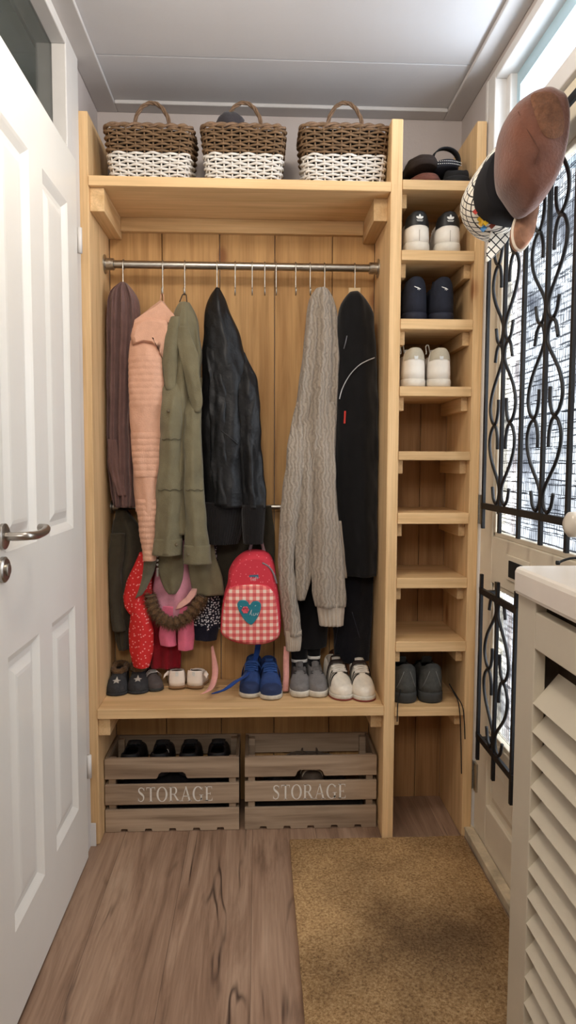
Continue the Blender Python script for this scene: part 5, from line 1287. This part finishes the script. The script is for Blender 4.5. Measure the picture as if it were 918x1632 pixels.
# ------------------------------------------------------------------ hats on the front door
def hatobj(name, label, cat, px, py, Y): return thing(name, label, cat, tuple(at(px, py, Y)), 0, 'hats hanging on the front door')
M_SUEDE = pm('brown_suede', (98, 58, 41), .9, .25, 14, .35, 160, sheen=.3); M_CAPB = pm('black_cap_cloth', (17, 15, 18), .95, .12, 40)
def mosaic():
    mt, nt, b = newmat('mosaic_print')
    tc = N(nt, 'ShaderNodeTexCoord'); sx = N(nt, 'ShaderNodeSeparateXYZ'); L(nt, tc, 'Object', sx, 0)
    cb = N(nt, 'ShaderNodeCombineXYZ'); ad = N(nt, 'ShaderNodeMath', operation='MULTIPLY_ADD', i_1=.75); L(nt, sx, 'Y', ad, 0); L(nt, sx, 'X', ad, 2)
    L(nt, ad, 0, cb, 0); L(nt, sx, 'Z', cb, 1)
    mp = N(nt, 'ShaderNodeMapping'); mp.inputs['Rotation'].default_value = (0, 0, .75); mp.inputs['Scale'].default_value = (62, 62, 1); L(nt, cb, 0, mp, 0)
    br = N(nt, 'ShaderNodeTexBrick', i_Scale=1.0, i_Mortar_Size=.09, i_Mortar_Smooth=.1, i_Brick_Width=1.0, i_Row_Height=1.0); br.offset = 0; L(nt, mp, 0, br, 'Vector')
    br.inputs['Color1'].default_value = lin((232, 224, 208)); br.inputs['Color2'].default_value = lin((238, 232, 220)); br.inputs['Mortar'].default_value = lin((24, 20, 18))
    L(nt, br, 'Color', b, 'Base Color'); b.inputs['Roughness'].default_value = .75; return mt
M_MOS = mosaic()
# mosaic cap
t = hatobj('cap', 'white mosaic-print cap with coloured tiles, behind the black cap', 'hat', 785, 380, 1.70)
ol = outline2([(803, 232), (785, 240), (764, 266), (747, 294), (740, 318), (744, 342), (757, 362), (776, 376), (797, 380), (812, 368), (824, 340), (830, 300), (822, 255)], 4)
cr_ = puff(MB(), px_outline(ol, 1.70), 1.63, 1.77, rnd=.22, bulge=.012, nr=5); obj('crown', cr_, M_MOS, t, smooth=True)
ol = outline2([(778, 372), (774, 388), (770, 408), (770, 422), (776, 419), (790, 406), (803, 388), (810, 370), (795, 374)], 4)
bl = puff(MB(), px_outline(ol, 1.70), 1.672, 1.682, rnd=.06, nr=2); obj('peak', bl, M_MOS, t, smooth=True)
tiles = ((759, 336, (166, 52, 44)), (770, 341, (52, 96, 140)), (766, 348, (222, 176, 40)), (775, 354, (224, 180, 44)), (771, 364, (56, 110, 150)), (785, 359, (126, 58, 40)), (768, 355, (218, 168, 40)))
for x, y, c in tiles:
    s_ = 5.6; Pq = []
    for dx, dy in ((-s_, .6), (.6, -s_), (s_, -.6), (-.6, s_)): Pq.append(on(cr_, x+dx, y+dy, 1.66, .0015))
    mb = MB().add(Pq + [p + V((0, .004, 0)) for p in Pq], [(0, 1, 2, 3), (7, 6, 5, 4), (0, 4, 5, 1), (1, 5, 6, 2), (2, 6, 7, 3), (3, 7, 4, 0)])
    obj('coloured_tile', mb, pm('tile_%d_%d_%d' % c, c, .7, .05), t)
# black cap
t = hatobj('cap', 'plain black cap between the mosaic cap and the brown cap', 'hat', 800, 350, 1.6)
ol = outline2([(806, 232), (788, 242), (772, 262), (764, 285), (763, 305), (769, 328), (784, 344), (804, 351), (824, 354), (835, 348), (842, 335), (846, 290), (835, 245)], 4)
cp_ = puff(MB(), px_outline(ol, 1.60), 1.565, 1.655, rnd=.10, bulge=.012, nr=5); obj('crown', cp_, M_CAPB, t, smooth=True)
# brown flat cap
t = hatobj('flat_cap', 'large brown suede flat cap hanging in front of the other caps', 'hat', 848, 335, 1.50)
ol = outline2([(871, 138), (850, 143), (830, 156), (814, 178), (805, 205), (802, 235), (802, 268), (806, 292), (816, 308), (829, 326), (840, 337), (852, 333), (868, 318), (882, 296), (893, 270), (900, 240), (904, 210), (904, 180), (898, 155), (886, 145)], 4)
fc = puff(MB(), px_outline(ol, 1.48), 1.435, 1.574, rnd=.32, bulge=.012, nr=6)
for i, p in enumerate(fc.v):
    d = noise.noise(p*9)*.008 + noise.noise(p*26)*.003; p.y += d; p.x += d*.3
obj('crown', fc, M_SUEDE, t, smooth=True)
def patch_on(mb0, outline, Y, off, n=6):
    cx = sum(p[0] for p in outline)/len(outline); cy = sum(p[1] for p in outline)/len(outline); mb = MB(); rs = []
    for k in range(n+1):
        q = 1 - .97*k/n; rs.append([on(mb0, cx+(x-cx)*q, cy+(y-cy)*q, Y, off*(1 if k else .3)) for x, y in outline])
    return mb.loft(rs, True, False, True)
po_ = outline2([(846, 152), (866, 146), (884, 150), (894, 166), (899, 192), (897, 214), (882, 221), (868, 216), (858, 198), (850, 174)], 3)
obj('turned_up_flap', patch_on(fc, po_, 1.44, .003), pm('brown_suede_flap', (104, 70, 50), .95, .3, 70, .6, 240), t, smooth=True)
ln = MB().tube([on(fc, x, y, 1.44, -.0002) for x, y in ((826, 178), (836, 200), (852, 226), (860, 240), (852, 262))], .001, 5); obj('seam', ln, pm('suede_seam', (84, 52, 38), .9), t, smooth=True)
# marbled cap below
t = hatobj('cap', 'small brown and cream marbled cap peeking out below the brown flat cap', 'hat', 828, 400, 1.57)
ol = outline2([(838, 312), (825, 340), (817, 358), (814, 376), (817, 393), (824, 401), (831, 398), (839, 386), (844, 366), (850, 325)], 4)
mm = pm('marbled_cloth', (150, 108, 84), .8, .55, 22); mm2 = pm('cream_edge', (222, 208, 190), .8, .06)
pf = puff(MB(), px_outline(ol, 1.585), 1.54, 1.60, rnd=.12, bulge=.005, nr=3); obj('crown', pf, mm, t, smooth=True)
obj('edge_binding', MB().tube([V((x, 1.572, z)) for x, z in px_outline(ol, 1.585)], .0045, 7, closed=True), mm2, t, smooth=True)

# ------------------------------------------------------------------ doormat
def coir():
    mt, nt, b = newmat('coir_mat')
    tc = N(nt, 'ShaderNodeTexCoord')
    n1 = N(nt, 'ShaderNodeTexNoise', i_Scale=170.0, i_Detail=4.0, i_Roughness=.7); L(nt, tc, 'Object', n1, 'Vector')
    n2 = N(nt, 'ShaderNodeTexNoise', i_Scale=3.2, i_Detail=3.0); L(nt, tc, 'Object', n2, 'Vector')
    r1 = ramp(nt, [(.3, lin((116, 88, 58))), (.5, lin((176, 140, 96))), (.72, lin((214, 182, 134)))]); L(nt, n1, 0, r1, 0)
    r2 = ramp(nt, [(.36, (.52, .50, .50, 1)), (.6, (1, 1, 1, 1))]); L(nt, n2, 0, r2, 0)
    m_ = N(nt, 'ShaderNodeMix', data_type='RGBA', blend_type='MULTIPLY'); m_.inputs[0].default_value = .8; L(nt, r1, 0, m_, 6); L(nt, r2, 0, m_, 7)
    # a trodden dark patch in the middle
    sx = N(nt, 'ShaderNodeVectorMath', operation='DISTANCE'); L(nt, tc, 'Object', sx, 0); sx.inputs[1].default_value = (.05, -.06, .006)
    n4 = N(nt, 'ShaderNodeMath', operation='MULTIPLY_ADD', i_1=.35); L(nt, n2, 0, n4, 0); L(nt, sx, 'Value', n4, 2)
    r3 = ramp(nt, [(.24, (.34, .33, .35, 1)), (.50, (1, 1, 1, 1))]); L(nt, n4, 0, r3, 0)
    m2 = N(nt, 'ShaderNodeMix', data_type='RGBA', blend_type='MULTIPLY'); m2.inputs[0].default_value = .85; L(nt, m_, 2, m2, 6); L(nt, r3, 0, m2, 7)
    L(nt, m2, 2, b, 'Base Color'); b.inputs['Roughness'].default_value = .95; b.inputs['Specular IOR Level'].default_value = .1
    bp = N(nt, 'ShaderNodeBump', i_Strength=.8, i_Distance=.004); L(nt, n1, 0, bp, 'Height'); L(nt, bp, 0, b, 'Normal')
    return mt
mA = atz(461, 1338, .008); mB = atz(487, 1632, .008)
mx0 = (mA.x+mB.x)/2; my1 = min(mA.y, ZF-.004)
print('mat', mA, mB)
t = thing('doormat', 'large brown coir doormat in front of the shoe column', 'doormat', ((mx0+.655)/2, my1-.5, 0))
mt_ = MB(); nx, ny = 40, 60; g = []
for j in range(ny+1):
    row = []
    for i in range(nx+1):
        x = mx0 + (.657-mx0)*i/nx; y = my1 - 1.05*j/ny
        if i == 0: x += .0025*noise.noise(V((y*14, 3, 0)))
        if j == 0: y += .003*noise.noise(V((x*14, 7, 0)))
        row.append(V((x, y, .0085+.0012*noise.noise(V((x*20, y*20, 2))))))
    g.append(row)
bot = [[V((p.x, p.y, .0004)) for p in r] for r in g]
mt_.loft(g, False); 
edge_t = g[0] + [r[-1] for r in g[1:]] + g[-1][::-1][1:] + [r[0] for r in g[::-1][1:-1]]; edge_b = [V((p.x, p.y, .0004)) for p in edge_t]
mt_.loft([edge_t, edge_b], True, False, True)
obj('coir_pile', mt_, coir(), t, weld=.00001)

# ------------------------------------------------------------------ louvred cabinet on the right
Yc = 1.30
M_CAB = pm('cream_cabinet_paint', (204, 194, 174), .5, .03, 8, .04, 60); M_TOPC = pm('pale_worktop', (232, 224, 212), .3, .03, 10)
pc = at(824, 960, Yc); Xc = pc.x; pb_ = at(812, 1500, Yc)
Xc = (pc.x + pb_.x)/2
zc0 = at(829, 945, Yc).z; zc1 = at(829, 902, Yc).z
print('cabinet', Xc, zc0, zc1)
t = thing('louvred_cabinet', 'cream painted louvred cabinet with pale worktop in the right foreground', 'cabinet', ((Xc+XR)/2-.01, .75, 0))
Yn = .15; XE = XR - .034; th = .022
za_ = atx(849, 973, Xc).z; zb_ = atx(849, 1032, Xc).z
yst_ = atx(849.5, 1100, Xc).y
fr = MB(); fr.box(Xc, Xc+th, yst_, Yc, 0, zc0).box(Xc, Xc+th, Yn, yst_, zb_, za_).box(Xc, Xc+th, Yn, Yn+.08, 0, zb_).box(Xc, Xc+th, Yn+.08, yst_, 0, .08)
obj('face_frame', fr, M_CAB, t, bevel=.002)
obj('carcass', MB().box(Xc+th, XE, Yc-.018, Yc, 0, zc0).box(Xc+th, XE, Yn, Yn+.018, 0, zc0).box(XE-.012, XE, Yn+.018, Yc-.018, 0, zc0).box(Xc+.075, Xc+.08, Yn+.02, Yc-.02, .02, zc0), pm('cabinet_inside', (120, 108, 94), .8, .1), t)
ol = [(Xc-.012, Yn-.02)] + [(Xc-.012, Yc-.012), (Xc-.006, Yc+.004), (Xc+.008, Yc+.010), (XE, Yc+.010), (XE, Yn-.02)]
tp = MB(); tp.loft([[V((x, y, z)) for x, y in ol] for z in (zc0, zc1)]); obj('worktop', tp, M_TOPC, t, bevel=.009)
p1 = atx(848.5, 1117, Xc); p2 = atx(848.5, 1163, Xc); pit = p1.z - p2.z
sl_ = MB(); z = p1.z + pit*0
while z > .09:
    yA, yB = Yn+.08, yst_
    sec = [(Xc+.000, z-.004), (Xc+.004, z-.008), (Xc+.050, z+.046), (Xc+.047, z+.051)]
    sl_.loft([[V((x, y, q)) for x, q in sec] for y in (yA, yB)]); z -= pit
print('slat pitch', pit)
o = obj('louvre_slats', sl_, M_CAB, t)
# black cable on the worktop
cb_ = MB(); q0 = atz(889, 897, zc1+.004)
cb_.tube(catmull([q0, q0+V((.03, .006, .008)), q0+V((.07, .0, .006)), q0+V((.10, -.06, .0)), q0+V((.09, -.16, .0)), q0+V((.05, -.24, 0))], 8), .0026, 8)
cb_.lathe([(0, -.003), (.0045, -.003), (.0045, .003), (0, .003)], q0, 'x', 10)
tag(obj('cable', cb_, BLACK, loc=q0, smooth=True), 'thin black cable lying on the pale worktop of the louvred cabinet', 'cable')
# ------------------------------------------------------------------ light
wd = bpy.data.worlds.new('sky'); scene.world = wd; wd.use_nodes = True
bg = wd.node_tree.nodes['Background']; bg.inputs[0].default_value = (.90, .95, 1.0, 1); bg.inputs[1].default_value = 3.6
def area(name, loc, rot, size, power, col, sy=None):
    l = bpy.data.lights.new(name, 'AREA'); l.energy = power; l.color = col; l.size = size
    if sy: l.shape = 'RECTANGLE'; l.size_y = sy
    o = bpy.data.objects.new(name, l); COL.objects.link(o); o.location = loc; o.rotation_euler = rot; return o
pl = bpy.data.lights.new('ceiling_lamp', 'POINT'); pl.energy = 15; pl.color = (1.0, .91, .78); pl.shadow_soft_size = .07
po = bpy.data.objects.new('ceiling_lamp', pl); COL.objects.link(po); po.location = (-.08, 1.25, 2.26)
area('room_light', (-.1, -.6, 2.25), (PI*.22, 0, 0), .8, 24, (1.0, .95, .88), .8)
area('daylight', (XR+.5, 1.6, 1.5), (0, PI/2, 0), 1.7, 105, (.93, .97, 1.0), 1.0)
vs = scene.view_settings; vs.view_transform = 'Standard'; vs.look = 'None'; vs.exposure = .04; vs.gamma = 1
scene.render.film_transparent = False
scene.cycles.max_bounces = 8; scene.cycles.diffuse_bounces = 4; scene.cycles.transparent_max_bounces = 12
